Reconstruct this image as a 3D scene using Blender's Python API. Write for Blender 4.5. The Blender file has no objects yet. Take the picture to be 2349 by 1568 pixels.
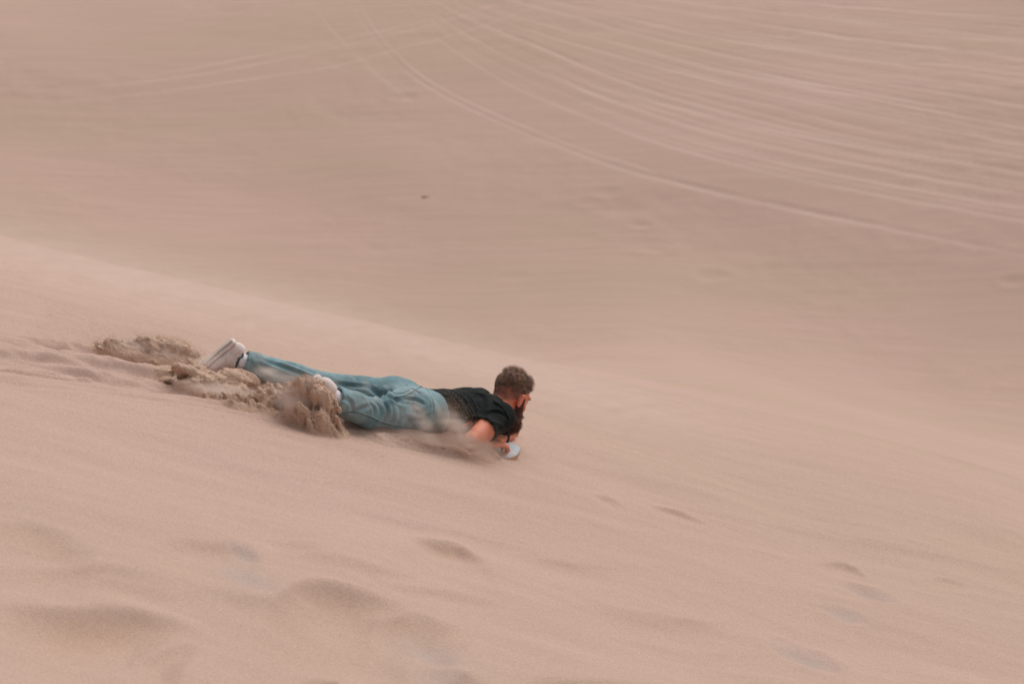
import bpy, bmesh, math, random
import numpy as np
from mathutils import Vector
from mathutils.bvhtree import BVHTree

scene = bpy.context.scene
R = math.radians
rng = np.random.default_rng(7)
random.seed(7)

# ------------------------------------------------------------------ camera
PITCH = R(15.0)
CAM = np.array([0.0, 0.0, 6.0])
cam_d = bpy.data.cameras.new('camera')
cam = bpy.data.objects.new('camera', cam_d)
scene.collection.objects.link(cam)
cam.location = CAM
cam.rotation_euler = (math.pi / 2 - PITCH, 0, 0)
cam_d.lens = 135
cam_d.sensor_width = 36
cam_d.clip_start = 0.1
cam_d.clip_end = 2000
cam_d.dof.use_dof = True
cam_d.dof.focus_distance = 18.6
cam_d.dof.aperture_fstop = 6.3
scene.camera = cam

# ------------------------------------------------------------------ light
SUN_EL, SUN_AZ = R(58), R(38)           # azimuth from +Y towards +X; the veiled sun stands beyond the dune, to the right
world = bpy.data.worlds.new('World')
scene.world = world
world.use_nodes = True
wn, wl = world.node_tree.nodes, world.node_tree.links
wn.clear()
sky = wn.new('ShaderNodeTexSky')
sky.sky_type = 'NISHITA'
sky.sun_disc = False
sky.sun_elevation = SUN_EL
sky.sun_rotation = SUN_AZ
sky.dust_density = 6.0
sky.air_density = 1.0
hs = wn.new('ShaderNodeHueSaturation')
hs.inputs['Saturation'].default_value = 0.22       # dusty, milky sky
bg = wn.new('ShaderNodeBackground')
bg.inputs['Strength'].default_value = 0.15
wo = wn.new('ShaderNodeOutputWorld')
wl.new(sky.outputs[0], hs.inputs['Color'])
wl.new(hs.outputs[0], bg.inputs[0])
wl.new(bg.outputs[0], wo.inputs[0])

sun_d = bpy.data.lights.new('sun', 'SUN')
sun_d.energy = 0.55
sun_d.angle = R(60)
sun_d.color = (1.0, 0.93, 0.86)
sun = bpy.data.objects.new('sun', sun_d)
scene.collection.objects.link(sun)
sd = Vector((math.sin(SUN_AZ) * math.cos(SUN_EL), math.cos(SUN_AZ) * math.cos(SUN_EL), math.sin(SUN_EL)))
sun.rotation_euler = sd.to_track_quat('Z', 'Y').to_euler()

vs = scene.view_settings
scene.display_settings.display_device = 'sRGB'
vs.view_transform = 'Standard'
vs.look = 'None'
vs.exposure = -0.22
vs.gamma = 1.0
vs.use_curve_mapping = False
scene.cycles.max_bounces = 6
scene.cycles.diffuse_bounces = 4
scene.cycles.volume_bounces = 8

# ------------------------------------------------------------------ helpers
D0 = 18.55                              # metres from the camera to the rider's hips
FPX = 135 / 36 * 2349                   # focal length in survey units
AX = np.array([1.0, 0, 0])
AU = np.array([0, math.sin(PITCH), math.cos(PITCH)])
AF = np.array([0, math.cos(PITCH), -math.sin(PITCH)])


def P(u, v, dd=0.0):
    """survey station -> metres"""
    D = D0 + dd
    return CAM + AX * ((u - 1174.5) / FPX * D) - AU * ((v - 784) / FPX * D) + AF * D


def proj(p):
    q = np.asarray(p) - CAM
    D = q @ AF
    return (q @ AX) / D * FPX + 1174.5, 784 - (q @ AU) / D * FPX


def nrm(v):
    v = np.asarray(v, float)
    return v / np.linalg.norm(v)


def tag(o, label=None, cat=None, group=None, kind=None):
    if label: o['label'] = label
    if cat: o['category'] = cat
    if group: o['group'] = group
    if kind: o['kind'] = kind
    return o


def mesh_obj(name, verts, faces, mat, parent=None, smooth=True):
    me = bpy.data.meshes.new(name)
    v = np.asarray(verts, np.float32)
    f = np.asarray(faces, np.int32)
    if f.ndim == 2:
        k = f.shape[1]
        me.vertices.add(len(v)); me.vertices.foreach_set('co', v.ravel())
        me.loops.add(f.size); me.loops.foreach_set('vertex_index', f.ravel())
        me.polygons.add(len(f))
        me.polygons.foreach_set('loop_start', np.arange(0, f.size, k, dtype=np.int32))
        me.polygons.foreach_set('loop_total', np.full(len(f), k, np.int32))
        me.update(calc_edges=True)
    if smooth:
        me.polygons.foreach_set('use_smooth', np.ones(len(me.polygons), bool))
    me.materials.append(mat)
    me.update()
    o = bpy.data.objects.new(name, me)
    scene.collection.objects.link(o)
    if parent:
        o.parent = parent
        o.matrix_parent_inverse = parent.matrix_world.inverted()
    return o


def empty(name, loc):
    o = bpy.data.objects.new(name, None)
    o.empty_display_size = 0.1
    scene.collection.objects.link(o)
    o.location = loc
    bpy.context.view_layer.update()
    return o


# ---- lattice noise
def _hash(ix, iy, iz, seed):
    h = (ix.astype(np.int64) * 374761393 + iy.astype(np.int64) * 668265263 + iz.astype(np.int64) * 2147483647 + seed * 974711) & 0xFFFFFFFF
    h = ((h ^ (h >> 13)) * 1274126177) & 0xFFFFFFFF
    h = ((h ^ (h >> 16)) * 2246822519) & 0xFFFFFFFF
    return ((h ^ (h >> 15)) & 0xFFFFFF).astype(np.float32) / 0xFFFFFF * 2 - 1


def noise3(x, y, z, seed=0):
    x0, y0, z0 = np.floor(x), np.floor(y), np.floor(z)
    fx, fy, fz = (x - x0), (y - y0), (z - z0)
    sx, sy, sz = [f * f * f * (f * (f * 6 - 15) + 10) for f in (fx, fy, fz)]
    out = 0
    for i in (0, 1):
        for j in (0, 1):
            for k in (0, 1):
                w = (sx if i else 1 - sx) * (sy if j else 1 - sy) * (sz if k else 1 - sz)
                out = out + w * _hash(x0 + i, y0 + j, z0 + k, seed)
    return out


def noise2(x, y, seed=0):
    x0, y0 = np.floor(x), np.floor(y)
    fx, fy = x - x0, y - y0
    sx, sy = [f * f * f * (f * (f * 6 - 15) + 10) for f in (fx, fy)]
    z0 = np.zeros_like(x0)
    out = 0
    for i in (0, 1):
        for j in (0, 1):
            out = out + (sx if i else 1 - sx) * (sy if j else 1 - sy) * _hash(x0 + i, y0 + j, z0, seed)
    return out


def fbm2(x, y, o=4, seed=0, g=.5):
    a, s, out = 1.0, 1.0, 0
    for i in range(o):
        out = out + a * noise2(x * s + 17.3 * i, y * s - 9.1 * i, seed + i)
        a *= g; s *= 2.03
    return out


def fbm3(p, o=4, seed=0, g=.5):
    a, s, out = 1.0, 1.0, 0
    for i in range(o):
        out = out + a * noise3(p[..., 0] * s + 17.3 * i, p[..., 1] * s - 9.1 * i, p[..., 2] * s + 4.7 * i, seed + i)
        a *= g; s *= 2.03
    return out


def sstep(a, b, x):
    t = np.clip((x - a) / (b - a), 0, 1)
    return t * t * (3 - 2 * t)


# ------------------------------------------------------------------ materials
def new_mat(name):
    m = bpy.data.materials.new(name)
    m.use_nodes = True
    nt = m.node_tree
    b = nt.nodes['Principled BSDF']
    return m, nt, b


def n(nt, typ, **kw):
    x = nt.nodes.new(typ)
    for k, v in kw.items():
        if k in x.inputs.keys():
            x.inputs[k].default_value = v
        else:
            setattr(x, k, v)
    return x


def ramp(nt, fac, stops):
    r = nt.nodes.new('ShaderNodeValToRGB')
    el = r.color_ramp.elements
    while len(el) < len(stops):
        el.new(0.5)
    for e, (p, c) in zip(el, stops):
        e.position = p
        e.color = (*c, 1) if len(c) == 3 else c
    nt.links.new(fac, r.inputs[0])
    return r


def mixc(nt, a, b, fac, mode='MIX'):
    m = nt.nodes.new('ShaderNodeMix')
    m.data_type = 'RGBA'; m.blend_type = mode
    for sock, val in ((m.inputs[6], a), (m.inputs[7], b), (m.inputs[0], fac)):
        if hasattr(val, 'is_linked') or hasattr(val, 'links'):
            nt.links.new(val, sock)
        elif isinstance(val, tuple):
            sock.default_value = (*val, 1)
        else:
            sock.default_value = val
    return m.outputs[2]


STREAK = math.atan2(0.47, 1.0)         # the drift lines run this way on the near slope

def sand_material(name, base, alt, pink, streaks=True, bump=1.0):
    m, nt, b = new_mat(name)
    geo = n(nt, 'ShaderNodeNewGeometry')
    # broad patches: ochre, pinkish and greyish sand
    big = n(nt, 'ShaderNodeTexNoise', Scale=0.33, Detail=3.0, Roughness=0.5)
    mp = n(nt, 'ShaderNodeMapping'); mp.inputs['Rotation'].default_value = (0, 0, -STREAK)
    mp.inputs['Scale'].default_value = (0.35, 1.0, 1.0)
    nt.links.new(geo.outputs['Position'], mp.inputs[0])
    nt.links.new(mp.outputs[0], big.inputs['Vector'])
    r1 = ramp(nt, big.outputs[0], [(0.35, alt), (0.5, base), (0.66, pink)])
    col = r1.outputs[0]
    # long fine streaks left by the wind and by runs down the slope
    mp2 = n(nt, 'ShaderNodeMapping'); mp2.inputs['Rotation'].default_value = (0, 0, -STREAK)
    mp2.inputs['Scale'].default_value = (0.55, 7.0, 4.0)
    nt.links.new(geo.outputs['Position'], mp2.inputs[0])
    st = n(nt, 'ShaderNodeTexNoise', Scale=1.0, Detail=5.0, Roughness=0.6)
    nt.links.new(mp2.outputs[0], st.inputs['Vector'])
    r2 = ramp(nt, st.outputs[0], [(0.3, (0.965, 0.962, 0.96)), (0.7, (1.03, 1.03, 1.03))])
    if streaks:
        col = mixc(nt, col, r2.outputs[0], 1.0, 'MULTIPLY')
    if streaks:
        at = n(nt, 'ShaderNodeAttribute'); at.attribute_name = 'tone'  # painted light: brightens the track bands, shades the lip faces
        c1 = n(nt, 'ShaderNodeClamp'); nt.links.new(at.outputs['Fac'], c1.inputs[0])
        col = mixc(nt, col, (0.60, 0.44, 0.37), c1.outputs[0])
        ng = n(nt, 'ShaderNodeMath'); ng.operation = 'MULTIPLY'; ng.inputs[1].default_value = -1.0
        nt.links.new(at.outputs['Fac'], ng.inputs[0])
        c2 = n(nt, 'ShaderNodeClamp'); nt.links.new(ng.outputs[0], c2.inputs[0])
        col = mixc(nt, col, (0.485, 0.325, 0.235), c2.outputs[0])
        ag = n(nt, 'ShaderNodeAttribute'); ag.attribute_name = 'grey'  # painted shade of the footprint hollows
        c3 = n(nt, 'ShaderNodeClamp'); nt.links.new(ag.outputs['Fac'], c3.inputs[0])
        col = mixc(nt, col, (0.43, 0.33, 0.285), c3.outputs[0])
    # grains
    gr = n(nt, 'ShaderNodeTexNoise', Scale=210.0, Detail=2.0, Roughness=0.8)
    nt.links.new(geo.outputs['Position'], gr.inputs['Vector'])
    r3 = ramp(nt, gr.outputs[0], [(0.3, (0.82, 0.815, 0.81)), (0.7, (1.17, 1.17, 1.17))])
    col = mixc(nt, col, r3.outputs[0], 1.0, 'MULTIPLY')
    g2 = n(nt, 'ShaderNodeTexNoise', Scale=75.0, Detail=3.0, Roughness=0.75)
    nt.links.new(geo.outputs['Position'], g2.inputs['Vector'])
    r4 = ramp(nt, g2.outputs[0], [(0.35, (0.925, 0.92, 0.915)), (0.65, (1.07, 1.07, 1.07))])
    col = mixc(nt, col, r4.outputs[0], 1.0, 'MULTIPLY')
    nt.links.new(col, b.inputs['Base Color'])
    b.inputs['Roughness'].default_value = 0.95
    b.inputs['Specular IOR Level'].default_value = 0.12
    # relief
    bp = n(nt, 'ShaderNodeBump', Strength=0.4 * bump, Distance=0.008)
    nt.links.new(st.outputs[0], bp.inputs['Height'])
    if not streaks:
        cl = n(nt, 'ShaderNodeTexNoise', Scale=55.0, Detail=6.0, Roughness=0.7)
        nt.links.new(geo.outputs['Position'], cl.inputs['Vector'])
        nt.links.new(cl.outputs[0], bp.inputs['Height'])
        bp.inputs['Distance'].default_value = 0.02; bp.inputs['Strength'].default_value = 0.8
    bp2 = n(nt, 'ShaderNodeBump', Strength=0.25 * bump, Distance=0.002)
    nt.links.new(gr.outputs[0], bp2.inputs['Height'])
    nt.links.new(bp.outputs[0], bp2.inputs['Normal'])
    nt.links.new(bp2.outputs[0], b.inputs['Normal'])
    return m


M = {}
M['sand'] = sand_material('sand', (0.50, 0.350, 0.280), (0.485, 0.345, 0.268), (0.515, 0.354, 0.292))
M['loose'] = sand_material('loose_sand', (0.66, 0.45, 0.33), (0.61, 0.41, 0.29), (0.68, 0.475, 0.36), streaks=False)
m, nt, b = new_mat('sand_grain')
b.inputs['Base Color'].default_value = (0.52, 0.365, 0.27, 1); b.inputs['Roughness'].default_value = 0.9
M['grain'] = m
m, nt, b = new_mat('brown_sand_grain')
b.inputs['Base Color'].default_value = (0.62, 0.43, 0.315, 1); b.inputs['Roughness'].default_value = 0.9
M['grain_brown'] = m


def cloth_mat(name, c0, c1, scale, weave, rough=0.9, sheen=0.2, dust=None):
    m, nt, b = new_mat(name)
    tc = n(nt, 'ShaderNodeNewGeometry')
    nz = n(nt, 'ShaderNodeTexNoise', Scale=scale, Detail=5.0, Roughness=0.6)
    nt.links.new(tc.outputs['Position'], nz.inputs['Vector'])
    r = ramp(nt, nz.outputs[0], [(0.3, c0), (0.7, c1)])
    col = r.outputs[0]
    fn = n(nt, 'ShaderNodeTexNoise', Scale=weave, Detail=2.0, Roughness=0.7)
    nt.links.new(tc.outputs['Position'], fn.inputs['Vector'])
    r2 = ramp(nt, fn.outputs[0], [(0.3, (0.8, 0.8, 0.8)), (0.7, (1.2, 1.2, 1.2))])
    col = mixc(nt, col, r2.outputs[0], 1.0, 'MULTIPLY')
    if dust:
        dn = n(nt, 'ShaderNodeTexNoise', Scale=9.0, Detail=6.0, Roughness=0.7)
        nt.links.new(tc.outputs['Position'], dn.inputs['Vector'])
        rr = ramp(nt, dn.outputs[0], [(0.45, (0, 0, 0)), (0.8, (dust[3],) * 3)])
        col = mixc(nt, col, tuple(dust[:3]), rr.outputs[0])
    nt.links.new(col, b.inputs['Base Color'])
    b.inputs['Roughness'].default_value = rough
    b.inputs['Specular IOR Level'].default_value = 0.15
    b.inputs['Sheen Weight'].default_value = sheen
    bp = n(nt, 'ShaderNodeBump', Strength=0.4, Distance=0.002)
    nt.links.new(fn.outputs[0], bp.inputs['Height'])
    nt.links.new(bp.outputs[0], b.inputs['Normal'])
    return m


M['denim'] = cloth_mat('washed_denim', (0.085, 0.175, 0.20), (0.28, 0.42, 0.445), 7.5, 420, dust=(0.46, 0.36, 0.31, 0.6))
M['denim_dark'] = cloth_mat('denim_stitching', (0.05, 0.11, 0.125), (0.08, 0.15, 0.165), 20, 300)
M['denim_pale'] = cloth_mat('faded_seam', (0.25, 0.36, 0.37), (0.36, 0.46, 0.46), 40, 300)
M['black'] = cloth_mat('black_cotton', (0.008, 0.010, 0.0105), (0.014, 0.017, 0.017), 7, 500, dust=(0.2, 0.16, 0.13, 0.08), sheen=0.0)
M['sock'] = cloth_mat('white_sock', (0.74, 0.68, 0.70), (0.82, 0.77, 0.79), 20, 300)
M['shoe'] = cloth_mat('cream_leather', (0.70, 0.57, 0.53), (0.86, 0.76, 0.72), 14, 200, rough=0.6, dust=(0.6, 0.45, 0.38, 0.3))
M['sole'] = cloth_mat('sandy_rubber_sole', (0.50, 0.41, 0.37), (0.64, 0.53, 0.48), 12, 150, dust=(0.5, 0.36, 0.29, 0.7))
M['collar'] = cloth_mat('dark_grey_lining', (0.06, 0.075, 0.08), (0.14, 0.15, 0.15), 60, 200)

m, nt, b = new_mat('skin')
tc = n(nt, 'ShaderNodeNewGeometry')
nz = n(nt, 'ShaderNodeTexNoise', Scale=16.0, Detail=4.0, Roughness=0.6)
nt.links.new(tc.outputs['Position'], nz.inputs['Vector'])
r = ramp(nt, nz.outputs[0], [(0.3, (0.60, 0.20, 0.125)), (0.7, (0.74, 0.31, 0.215))])
nt.links.new(r.outputs[0], b.inputs['Base Color'])
b.inputs['Roughness'].default_value = 0.5
b.inputs['Specular IOR Level'].default_value = 0.35
b.inputs['Subsurface Weight'].default_value = 0.12
b.inputs['Subsurface Radius'].default_value = (0.01, 0.004, 0.002)
M['skin'] = m
r.color_ramp.elements[0].color = (0.74, 0.20, 0.11, 1); r.color_ramp.elements[1].color = (0.86, 0.32, 0.20, 1)


def plain(name, c, rough=0.6, metal=0.0, var=0.15, scale=20):
    m, nt, b = new_mat(name)
    tc = n(nt, 'ShaderNodeNewGeometry')
    nz = n(nt, 'ShaderNodeTexNoise', Scale=scale, Detail=4.0)
    nt.links.new(tc.outputs['Position'], nz.inputs['Vector'])
    r = ramp(nt, nz.outputs[0], [(0.3, tuple(x * (1 - var) for x in c)), (0.7, tuple(min(1, x * (1 + var)) for x in c))])
    nt.links.new(r.outputs[0], b.inputs['Base Color'])
    b.inputs['Roughness'].default_value = rough
    b.inputs['Metallic'].default_value = metal
    return m


M['hair'] = plain('brown_hair', (0.42, 0.265, 0.19), 0.5, var=0.6, scale=45)
M['grey_hair'] = plain('greying_hair', (0.36, 0.26, 0.23), 0.6, var=0.4, scale=90)
M['beard'] = plain('dark_brown_beard', (0.19, 0.085, 0.06), 0.65, var=0.4, scale=60)
M['deck'] = plain('pale_board_laminate', (0.70, 0.74, 0.76), 0.3, var=0.12, scale=30)
M['edge'] = plain('orange_board_edge', (0.62, 0.30, 0.12), 0.5, var=0.1)
M['watch'] = plain('black_rubber', (0.012, 0.012, 0.013), 0.4)
M['eye'] = plain('eye_white', (0.7, 0.62, 0.58), 0.25)
M['iris'] = plain('dark_iris', (0.03, 0.02, 0.015), 0.2)
M['metal'] = plain('pale_metal', (0.75, 0.72, 0.68), 0.35, metal=0.6)
M['twig'] = plain('dry_twig', (0.24, 0.17, 0.14), 0.9)
M['shell'] = plain('pale_shell', (0.72, 0.62, 0.58), 0.6)

# ------------------------------------------------------------------ the dune
GX, GY = -0.335, -0.06
G0 = P(930, 1000, 0)


def near_plane(x, y):
    return G0[2] + GX * (x - G0[0]) + GY * (y - G0[1])


def px_near(u, v):
    d = AX * ((u - 1174.5) / FPX) - AU * ((v - 784) / FPX) + AF
    # CAM + t d on the plane
    a = near_plane(CAM[0], CAM[1]) - CAM[2]
    k = d[2] - GX * d[0] - GY * d[1]
    t = a / k
    q = CAM + t * d
    return q[:2]


cL, cR = px_near(0, 640), px_near(2349, 1200)
cm = (cR[1] - cL[1]) / (cR[0] - cL[0])
UD = nrm([1.0, 0.47])                  # along the drift lines
VD = np.array([-UD[1], UD[0]])         # across them, away from the camera


def far_wall(x, y):
    t = y - 64.0
    tt = np.clip(t, 0, 20)
    z = CAM[2] - 17.6 + 0.36 * t + 0.0045 * t * t * (t < 0) - 0.006 * tt * tt - 0.24 * np.maximum(t - 20, 0)
    z = z + 0.010 * (x + 3) * (y - 60) * 0.3 * sstep(100, 60, y)
    z = z + 0.45 * np.sin(x * 0.16 + y * 0.05 + 1.2) + 0.25 * fbm2(x * 0.09, y * 0.09, 3, 5)
    return z


def base_height(x, y):
    yc = cL[1] + cm * (x - cL[0]) - 0.6
    s = np.maximum(y - yc, 0)
    lim = 0.196 + 0.034 * sstep(3.0, -2.5, x)          # steeper behind the upper left, shallower lower down
    kq = 0.032; s1 = lim / (2 * kq)
    drop = np.where(s < s1, kq * s * s, kq * s1 ** 2 + lim * (s - s1))
    zn = near_plane(x, y) - drop
    zn = zn + 0.05 * fbm2(x * 0.35 + 3, y * 0.22, 3, 11) * sstep(3, 9, y) * (1 - .92 * np.exp(-(((x + .9) / 2.2) ** 4 + ((y - G0[1]) / 1.3) ** 4)))
    zf = far_wall(x, np.minimum(y, 150.0))
    k = 3.0
    h = np.clip(k - np.abs(zn - zf), 0, None) / k
    far = np.maximum(zn, zf) + h * h * k / 4
    return np.where(y > 34, far, zn)


def seg_info(x, y, pts):
    """distance to a polyline, signed side (+ towards the camera), and 0..1 along it"""
    pts = np.asarray(pts, float)
    best = np.full(x.shape, 1e9); side = np.zeros(x.shape); al = np.zeros(x.shape)
    L = np.r_[0, np.cumsum(np.linalg.norm(np.diff(pts, axis=0), axis=1))]
    for i in range(len(pts) - 1):
        a, b_ = pts[i], pts[i + 1]
        d = b_ - a; ll = d @ d
        t = np.clip(((x - a[0]) * d[0] + (y - a[1]) * d[1]) / ll, 0, 1)
        qx, qy = x - a[0] - t * d[0], y - a[1] - t * d[1]
        dist = np.hypot(qx, qy)
        cr = -(d[0] * (y - a[1]) - d[1] * (x - a[0]))
        m_ = dist < best
        best = np.where(m_, dist, best)
        side = np.where(m_, np.sign(cr), side)
        al = np.where(m_, (L[i] + t * (L[i + 1] - L[i])) / L[-1], al)
    return best, side, al


def smooth_line(pts, nn=24):
    """Catmull-Rom through the stations"""
    p = np.asarray(pts, float)
    if len(p) < 3:
        return p
    q = np.vstack([2 * p[0] - p[1], p, 2 * p[-1] - p[-2]])
    out = []
    per = max(2, nn // (len(p) - 1))
    for i in range(1, len(q) - 2):
        for t in np.linspace(0, 1, per, endpoint=False):
            out.append(0.5 * ((2 * q[i]) + (-q[i - 1] + q[i + 1]) * t + (2 * q[i - 1] - 5 * q[i] + 4 * q[i + 1] - q[i + 2]) * t * t
                              + (-q[i - 1] + 3 * q[i] - 3 * q[i + 1] + q[i + 2]) * t ** 3))
    out.append(p[-1])
    return np.array(out)


def near_line(pts):
    return np.array([px_near(u, v) for u, v in smooth_line(pts)])


def px_far(u, v):
    d = AX * ((u - 1174.5) / FPX) - AU * ((v - 784) / FPX) + AF
    ts = np.linspace(45, 130, 1700)
    q = CAM[None] + ts[:, None] * d[None]
    g = far_wall(q[:, 0], q[:, 1])
    k = np.argmax(q[:, 2] < g)
    if k < 1: k = 1
    f0, f1 = q[k - 1, 2] - g[k - 1], q[k, 2] - g[k]
    t = ts[k - 1] + (ts[k] - ts[k - 1]) * f0 / (f0 - f1 + 1e-9)
    return (CAM + t * d)[:2]


# ---- grid: fine where the photograph looks, coarse elsewhere
def spaced(segs):
    out = []
    for a, b_, k in segs:
        out.append(np.linspace(a, b_, k, endpoint=False))
    return np.concatenate(out + [np.array([segs[-1][1]])])


HF = math.atan(18 / 135)
az = spaced([(-1.35, -0.35, 24), (-0.35, -0.15, 40), (-0.15, 0.15, 500), (0.15, 0.35, 40), (0.35, 1.35, 24)])
ys = spaced([(-60, 2, 20), (2, 13.2, 50), (13.2, 16.2, 100), (16.2, 19.6, 230), (19.6, 23, 90), (23, 36, 70), (36, 56, 60), (56, 62, 50),
             (62, 88, 380), (88, 98, 60), (98, 160, 50), (160, 600, 14)])
AZ, YY = np.meshgrid(az, ys)
XX = np.tan(AZ) * np.maximum(YY, 8.0)
ZZ = base_height(XX, YY)
TONE = np.zeros_like(ZZ)              # light put into the colour: + bright side of tracks, - ochre shade on lips
GREY = np.zeros_like(ZZ)


def bump_region(lines, rad):
    a = np.vstack(lines)
    lo, hi = a.min(0) - rad, a.max(0) + rad
    return (XX > lo[0]) & (XX < hi[0]) & (YY > lo[1]) & (YY < hi[1])


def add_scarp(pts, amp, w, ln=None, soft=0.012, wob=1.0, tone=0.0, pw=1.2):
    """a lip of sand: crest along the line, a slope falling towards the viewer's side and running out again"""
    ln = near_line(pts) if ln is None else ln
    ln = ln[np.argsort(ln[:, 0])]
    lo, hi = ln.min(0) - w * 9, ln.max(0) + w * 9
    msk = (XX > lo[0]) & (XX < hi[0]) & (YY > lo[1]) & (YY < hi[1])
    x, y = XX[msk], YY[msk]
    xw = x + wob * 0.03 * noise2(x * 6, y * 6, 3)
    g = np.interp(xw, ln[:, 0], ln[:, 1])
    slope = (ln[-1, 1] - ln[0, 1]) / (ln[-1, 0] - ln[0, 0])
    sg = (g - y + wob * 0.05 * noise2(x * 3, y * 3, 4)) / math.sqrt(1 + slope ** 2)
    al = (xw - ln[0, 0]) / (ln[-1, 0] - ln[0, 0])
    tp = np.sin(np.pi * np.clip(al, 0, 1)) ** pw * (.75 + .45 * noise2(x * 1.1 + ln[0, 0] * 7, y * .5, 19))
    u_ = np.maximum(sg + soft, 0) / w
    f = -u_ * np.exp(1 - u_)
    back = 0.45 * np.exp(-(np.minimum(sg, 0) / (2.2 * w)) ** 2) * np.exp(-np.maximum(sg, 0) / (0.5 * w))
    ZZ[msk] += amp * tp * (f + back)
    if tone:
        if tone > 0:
            TONE[msk] += tone * tp * np.exp(-((sg - 1.6 * w) / (1.1 * w)) ** 2)  # bright band painted along the track's rising side
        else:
            TONE[msk] += tone * tp * (sg > 0) * np.clip(sg / (.25 * w), 0, 1) * np.exp(-np.maximum(sg, 0) / (1.3 * w))  # ochre tint carrying the shade of the face turned to the viewer


def add_groove(ln, amp, w, berm=0.5, rad=None, fade=True, both=True):
    msk = bump_region([ln], w * 5)
    x, y = XX[msk], YY[msk]
    d, s, al = seg_info(x, y, ln)
    f = -np.exp(-(d / w) ** 2) + berm * np.exp(-((d - 1.9 * w) / (0.8 * w)) ** 2) * (1.0 if both else (s > 0))
    tp = sstep(0, 0.06, al) * sstep(1, 0.94, al) if fade else 1
    ZZ[msk] += amp * f * tp


# near relief, station by station
near_lips = [
    ([(-60, 1168), (0, 1183), (70, 1190), (150, 1212), (230, 1240)], .050, .22),
    ([(-60, 1338), (0, 1348), (120, 1362), (250, 1375), (360, 1388), (470, 1412)], .060, .26),
    ([(595, 1372), (640, 1345), (700, 1322), (780, 1330), (850, 1350), (950, 1385)], .085, .24),
    ([(480, 1330), (560, 1350), (620, 1352), (680, 1340)], .020, .10),
    ([(370, 1212), (450, 1222), (540, 1235), (610, 1262)], .022, .12),
    ([(930, 1213), (1000, 1228), (1060, 1240), (1140, 1290)], .034, .12),
    ([(290, 1484), (350, 1472), (410, 1455), (480, 1440)], .030, .07),
    ([(0, 1478), (120, 1495), (300, 1520), (500, 1545), (700, 1568)], .014, .07),
    ([(690, 1505), (760, 1525), (820, 1560), (900, 1590)], .040, .14),
    ([(860, 1395), (930, 1390), (1010, 1415), (1080, 1425)], .045, .15),
    ([(-40, 1255), (100, 1275), (260, 1290), (420, 1330)], .016, .12),
    ([(950, 1560), (1000, 1545), (1060, 1535), (1120, 1530)], .03, .08),
    ([(1495, 1160), (1550, 1165), (1590, 1180), (1625, 1190)], .016, .05),
    ([(1350, 1135), (1400, 1145), (1450, 1165)], .008, .05),
    ([(1270, 1325), (1350, 1345), (1450, 1375), (1600, 1398), (1720, 1410)], .022, .16),
    ([(1870, 1272), (1920, 1277), (1960, 1290), (2000, 1308)], .012, .05),
    ([(2110, 1312), (2160, 1320), (2230, 1340)], .013, .05),
    ([(600, 1245), (700, 1262), (830, 1290), (960, 1310)], .014, .09),
    ([(860, 1325), (960, 1335), (1060, 1345), (1160, 1360)], .010, .07),
    ([(1560, 1455), (1660, 1470), (1740, 1478), (1790, 1480)], .010, .05),
    ([(1180, 1250), (1300, 1270), (1450, 1290)], .010, .09),
    ([(120, 1295), (250, 1310), (380, 1335), (520, 1345)], .012, .10),
    ([(1180, 1535), (1330, 1550), (1500, 1560)], .02, .12),
]
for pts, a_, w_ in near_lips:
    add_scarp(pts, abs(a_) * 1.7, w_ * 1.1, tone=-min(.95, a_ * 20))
# half-filled footprints, lower right
for (u, v, lx, ly, dep) in [(1995, 1348, .115, .10, .030), (1938, 1392, .09, .075, .014), (1850, 1475, .12, .15, .034), (1045, 1545, .12, .1, .03), (560, 1250, .05, .09, .012), (985, 1465, .13, .16, .012), (565, 1305, .10, .16, .008)]:
    c = px_near(u, v)
    dx, dy = XX - c[0], YY - c[1]
    a1 = dx * UD[0] + dy * UD[1]; a2 = dx * VD[0] + dy * VD[1]
    q = (a1 / lx) ** 2 + (a2 / ly) ** 2
    ZZ += np.where(q < 14, -dep * .95 * np.exp(-q * (1 + .5 * noise2(XX * 14, YY * 9, 12))) + dep * 0.2 * np.exp(-((np.sqrt(q) - 1.5) / .4) ** 2), 0)
    GREY += np.exp(-q) * .9  # grey tint puts shade into the hollows' colour

# fine wind relief on the near slope
msk = (YY > 12) & (YY < 23) & (np.abs(XX) < 4.2)
x, y = XX[msk], YY[msk]
a1 = x * UD[0] + y * UD[1]; a2 = x * VD[0] + y * VD[1]
rip = fbm2(a1 * 0.9, a2 * 9 + 0.8 * noise2(a1 * .7, a2 * 1.3, 8), 3, 21)
ampm = 0.5 + 0.5 * noise2(a1 * 0.5, a2 * 0.8, 33)
ZZ[msk] += 0.005 * rip * ampm + 0.018 * fbm2(a1 * 0.45, a2 * 1.6, 3, 27)

# the furrow ploughed by the slide
TA = near_line([(-120, 742), (0, 765), (90, 775), (200, 795), (330, 820), (470, 852), (600, 885), (760, 930), (900, 975)])
TB = near_line([(-120, 835), (0, 855), (160, 870), (330, 897), (430, 912), (540, 938), (640, 962), (800, 1000), (930, 1025), (1060, 1043), (1150, 1056)])
msk = bump_region([TA, TB], 0.6)
x, y = XX[msk], YY[msk]
dA, sA, alA = seg_info(x, y, TA)
dB, sB, alB = seg_info(x, y, TB)
inside = sstep(-0.06, 0.06, dA * sA) * sstep(-0.015, 0.03, -dB * sB)
a1 = x * UD[0] + y * UD[1]; a2 = x * VD[0] + y * VD[1]
a1w = a1 + 0.10 * noise2(a1 * 3, a2 * 6, 51); a2w = a2 + 0.05 * noise2(a1 * 2.2, a2 * 5, 52)
lum = fbm2(a1w * 2.6, a2w * 10, 4, 41, .55)
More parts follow.
